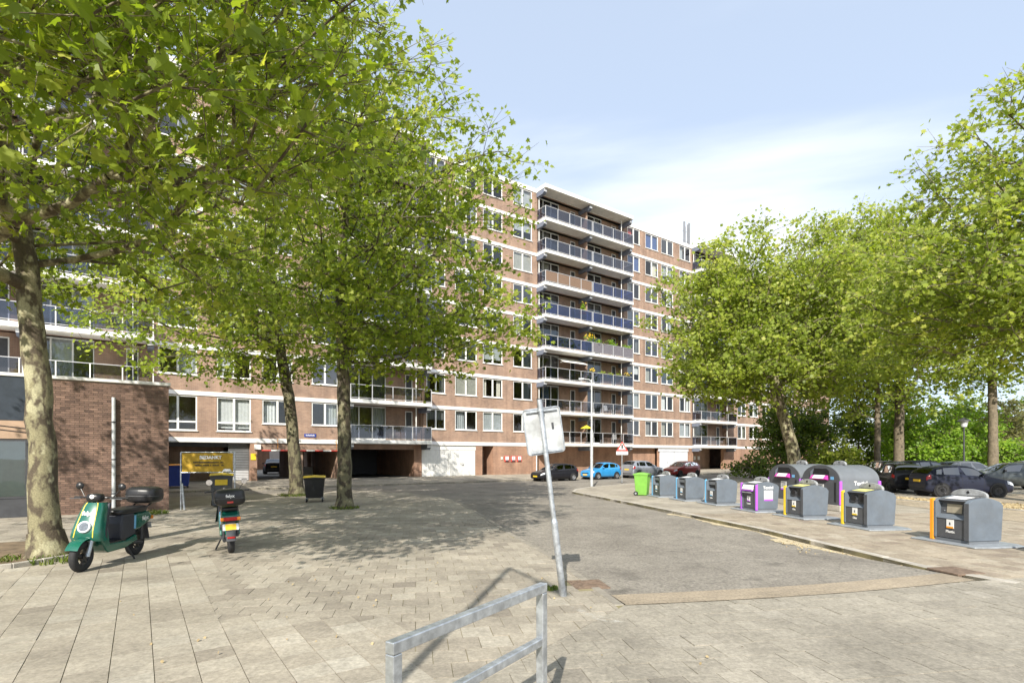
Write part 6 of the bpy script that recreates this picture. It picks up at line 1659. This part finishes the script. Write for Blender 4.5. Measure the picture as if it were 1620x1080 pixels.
def car(name, p, rz, label, shape, L, W, Hs, paint_mat, rim='rim', detail=True, scale=1.0, group='cars parked by the building'):
    o = empty(name, p, rz); o.scale = (scale,) * 3; tag(o, label, 'car', group)
    top = SHAPES[shape]['top']; belt = SHAPES[shape]['belt']
    hmax = max(top)
    def sect(t):
        g = lambda a: float(np.interp(t, CAR_T, a))
        zt, zb, zl, w = g(top) * Hs / hmax, g(belt) * Hs / hmax, g(CAR_B), g(CAR_W) * W / 2
        zt = max(zt, zb + 0.012)
        k = min(1.0, (zt - zb) / 0.45)
        wr = w * (0.93 - 0.17 * k)
        x = L / 2 - L * t
        return [(x, 0, zl), (x, w * .86, zl), (x, w * .965, zl + .07), (x, w, zl + .30 * (zb - zl)), (x, w * .985, zl + .66 * (zb - zl)), (x, w * .955, zb - .03 * (1 - k) - .01), (x, w * .93, zb),
                (x, wr, zb + .84 * (zt - zb)), (x, wr * .90, zt - .02 * k), (x, wr * .5, zt + .004), (x, 0, zt + .012)]
    ts = sorted(set(list(np.linspace(0, 1, 45)) + CAR_T))
    rows = []
    for t in ts:
        h = sect(t); rows.append([(q[0], -q[1], q[2]) for q in h[::-1]] + h[1:])
    b = MB(); b.grid(rows)
    b.add(rows[0], [tuple(range(len(rows[0])))]); b.add(rows[-1], [tuple(range(len(rows[0])))])
    b.build('body', paint_mat, o, smooth=True)
    def P(t, j):
        h = sect(t); i = min(int(j), len(h) - 2); f = j - i; a_, c_ = Vector(h[i]), Vector(h[i + 1]); return a_.lerp(c_, f)
    def patch(nm, t0, t1, j0, j1, mt, side, nt=8, nj=4, parent=o, off=0.007, slant=0.0):
        rws = []
        for i in range(nt + 1):
            row = []
            for k in range(nj + 1):
                j = j0 + (j1 - j0) * k / nj; t = t0 + (t1 - t0) * i / nt + slant * (k / nj)
                q = P(t, j); e = 0.004
                du = P(min(1, t + e), j) - P(max(0, t - e), j); dv = P(t, min(9.99, j + 0.05)) - P(t, max(0, j - 0.05))
                n_ = du.cross(dv); n_ = n_.normalized() if n_.length > 1e-9 else Vector((0, 0, 1))
                c0 = Vector((q.x, 0, 0.6))
                if n_.dot(q - c0) < 0: n_ = -n_
                q = q + n_ * off
                row.append((q.x, q.y * side, q.z))
            rws.append(row)
        bb = MB(); bb.grid(rws); return bb.build(nm, mt, parent, smooth=True, fix=False)
    def across(nm, t0, t1, jm, mt, nt=6):
        """windscreen and rear window: over the top from side to side"""
        rws = []
        for i in range(nt + 1):
            t = t0 + (t1 - t0) * i / nt; js = [jm + (9.99 - jm) * k / 6 for k in range(7)]
            pr = [P(t, j) for j in js]
            sx = 0.006 * (1 if t < 0.5 else -1)
            row = [(q.x + sx, -q.y, q.z + 0.007) for q in pr] + [(q.x + sx, q.y, q.z + 0.007) for q in pr[::-1][1:]]
            rws.append(row)
        bb = MB(); bb.grid(rws); return bb.build(nm, mt, o, smooth=True, fix=False)
    across('windscreen', .285, .445, 7.15, M['car_glass']); across('rear_window', .905, .972, 7.2, M['car_glass'])
    for s_ in (-1, 1):
        patch('front_side_window', .36, .555, 6.12, 6.93, M['car_glass'], s_, slant=.05); patch('rear_side_window', .625, .80, 6.12, 6.93, M['car_glass'], s_, slant=-.0)
        patch('quarter_window', .825, .885, 6.15, 6.85, M['car_glass'], s_, nt=4, slant=-.01)
        patch('headlight', .012, .10, 4.2, 5.4, M['lamp_clear'], s_, nt=6); patch('tail_light', .945, .992, 4.4, 6.0, M['lamp_red'], s_, nt=4, off=.01)
        patch('sill_trim', .22, .80, 1.2, 2.2, M['black'], s_, nt=8, nj=2)
        mq = P(.40, 6.2); mb = MB(); mb.grid(superbox((mq.x + .10, (mq.y + .10) * s_, mq.z + .05), .06, .10, .06, .6, 12, 8)); mb.build('door_mirror', paint_mat if detail else M['black'], o, smooth=True, fix=False)
        for t in (.50, .70):
            hq = P(t, 4.7); hb2 = MB(); hb2.box(hq.x - .09, hq.x + .09, (hq.y + .012) * s_ - .008, (hq.y + .012) * s_ + .008, hq.z - .012, hq.z + .012); hb2.build('door_handle', paint_mat, o)
        for t in (.36, .60, .80):
            patch('door_gap', t, t + .0035, 2.3, 5.9, M['black'], s_, nt=1, nj=6, off=.003)
    # number plates, grille, bumpers
    for x, s_ in ((L / 2 + .004, 1), (-L / 2 - .004, -1)):
        pz = (.42 if s_ > 0 else .72) * Hs / 1.45
        b = MB(); b.box(min(x - .05 * s_, x + .014 * s_), max(x - .05 * s_, x + .014 * s_), -.26, .26, pz - .055, pz + .055); b.build('number_plate', M['plate'], o)
    b = MB(); b.box(L / 2 - .09, L / 2 - .002, -.55, .55, .33, .40); b.build('lower_grille', M['black'], o, bevel=.01)
    b = MB(); b.box(L / 2 - .10, L / 2 + .002, -.42, .42, .52 * Hs / 1.45, .59 * Hs / 1.45); b.build('grille', M['black'], o, bevel=.01)
    b = MB(); b.box(-L / 2 - .002, -L / 2 + .09, -.6, .6, .40, .48); b.build('rear_bumper_trim', M['black'], o, bevel=.01)
    r = .31 if shape != 'suv' else .345
    for x in (L / 2 - .80, -L / 2 + .66):
        for s_ in (-1, 1):
            ab = MB(); ab.cyl((x, s_ * (W / 2 - .30), r + .005), (x, s_ * (W / 2 + .004), r + .005), r + .055, n=28); ab.build('arch_shade_disc', M['black'], o)  # solid black disc, painted darkness in place of a hollow wheel arch
            t = ring_wheel(o, x, r, .20, M[rim], 'wheel', s_ * (W / 2 - .055), 9)
            dk = MB(); dk.cyl((x, s_ * (W / 2 - .06), r), (x, s_ * (W / 2 + .008), r), r * .50, n=20); dk.build('brake_disc', M['dark'], t)
    return o
PB, PBL = paint('black car paint', (0.012, 0.012, 0.016), 0.1), paint('bright blue car paint', (0.03, 0.28, 0.62), 0.1)
PSI, PRE = paint('silver grey car paint', (0.34, 0.36, 0.40), 0.55), paint('dark red car paint', (0.30, 0.025, 0.02), 0.25)
PNB, PGR, PDG = paint('blue black car paint', (0.015, 0.018, 0.035), 0.15), paint('grey car paint', (0.16, 0.17, 0.19), 0.5), paint('dark green grey car paint', (0.05, 0.06, 0.06), 0.3)
CS = 0.92
def on_lane(px, py): 
    q = gp(px, py, ZR); return Vector((q.x, q.y, ZR))
# the row by the building: fronts to the left except the silver one
def lane_car(px_c, ly, rev): 
    s_ = along(px_c, F0, ly); q = F0 + DF * s_ + NB * ly; return Vector((q.x, q.y, ZR)), FROT + (0 if rev else math.pi)
LY = -7.1
p_, r_ = lane_car(877, LY, False); car('parked_car', p_, r_, 'black hatchback, first in the row in front of the brick wall', 'hatch', 4.05, 1.73, 1.45, PB, 'rim', True, CS)
p_, r_ = lane_car(950, LY + .1, False); car('parked_car', p_, r_, 'bright blue small hatchback behind the street lamp', 'hatch', 3.75, 1.66, 1.50, PBL, 'rim', True, CS)
p_, r_ = lane_car(1017, LY, True); car('parked_car', p_, r_, 'silver grey estate car with its tail behind the warning sign', 'suv', 4.45, 1.82, 1.64, PSI, 'rim', True, CS)
p_, r_ = lane_car(1078, LY, False); car('parked_car', p_, r_, 'dark red crossover parked by the grey garage doors', 'hatch', 4.15, 1.77, 1.54, PRE, 'dark_rim', True, CS)
GL = 'cars in the parking lot'
def lot_car(pxc, Y, ang): return Vector((xat(pxc, Y), Y, 0.005)), R(ang)
p_, r_ = lot_car(1519, 24.2, -8); car('parked_car', p_, r_, 'blue black small car side on behind the orange striped container', 'hatch', 3.85, 1.62, 1.50, PNB, 'dark_rim', True, CS * 1.02, GL)
p_, r_ = lot_car(1418, 27.6, 72); car('parked_car', p_, r_, 'black car with red tail lights and yellow plate behind the textile containers', 'mpv', 4.1, 1.72, 1.56, PB, 'dark_rim', True, CS, GL)
p_, r_ = lot_car(1395, 33.5, 78); car('parked_car', p_, r_, 'grey car half hidden behind the front textile container', 'suv', 4.2, 1.75, 1.66, PDG, 'rim', False, CS, GL)
p_, r_ = lot_car(1466, 34.5, 10); car('parked_car', p_, r_, 'dark car whose roof shows behind the straight trunk', 'suv', 4.4, 1.78, 1.66, PNB, 'rim', False, CS, GL)
p_, r_ = lot_car(1533, 35.5, 4); car('parked_car', p_, r_, 'grey blue car behind the park lamp', 'mpv', 4.4, 1.78, 1.60, PGR, 'rim', False, CS, GL)
p_, r_ = lot_car(1592, 29.5, 165); car('parked_car', p_, r_, 'dark car with a grey window line near the right edge', 'mpv', 4.3, 1.76, 1.58, PDG, 'rim', False, CS, GL)
p_, r_ = lot_car(1620, 35.5, 170); car('parked_car', p_, r_, 'grey car roof cut by the right edge', 'suv', 4.4, 1.78, 1.66, PGR, 'rim', False, CS, GL)
s_ = along(432, F0, 14.0); q = F0 + DF * s_ + NB * 14.0
car('parked_car', Vector((q.x, q.y, ZBASE)), FROT + math.pi / 2 - 0.15, 'dark car standing behind the passage through the building', 'hatch', 4.0, 1.72, 1.46, PB, 'dark_rim', False, CS, 'cars behind the building')
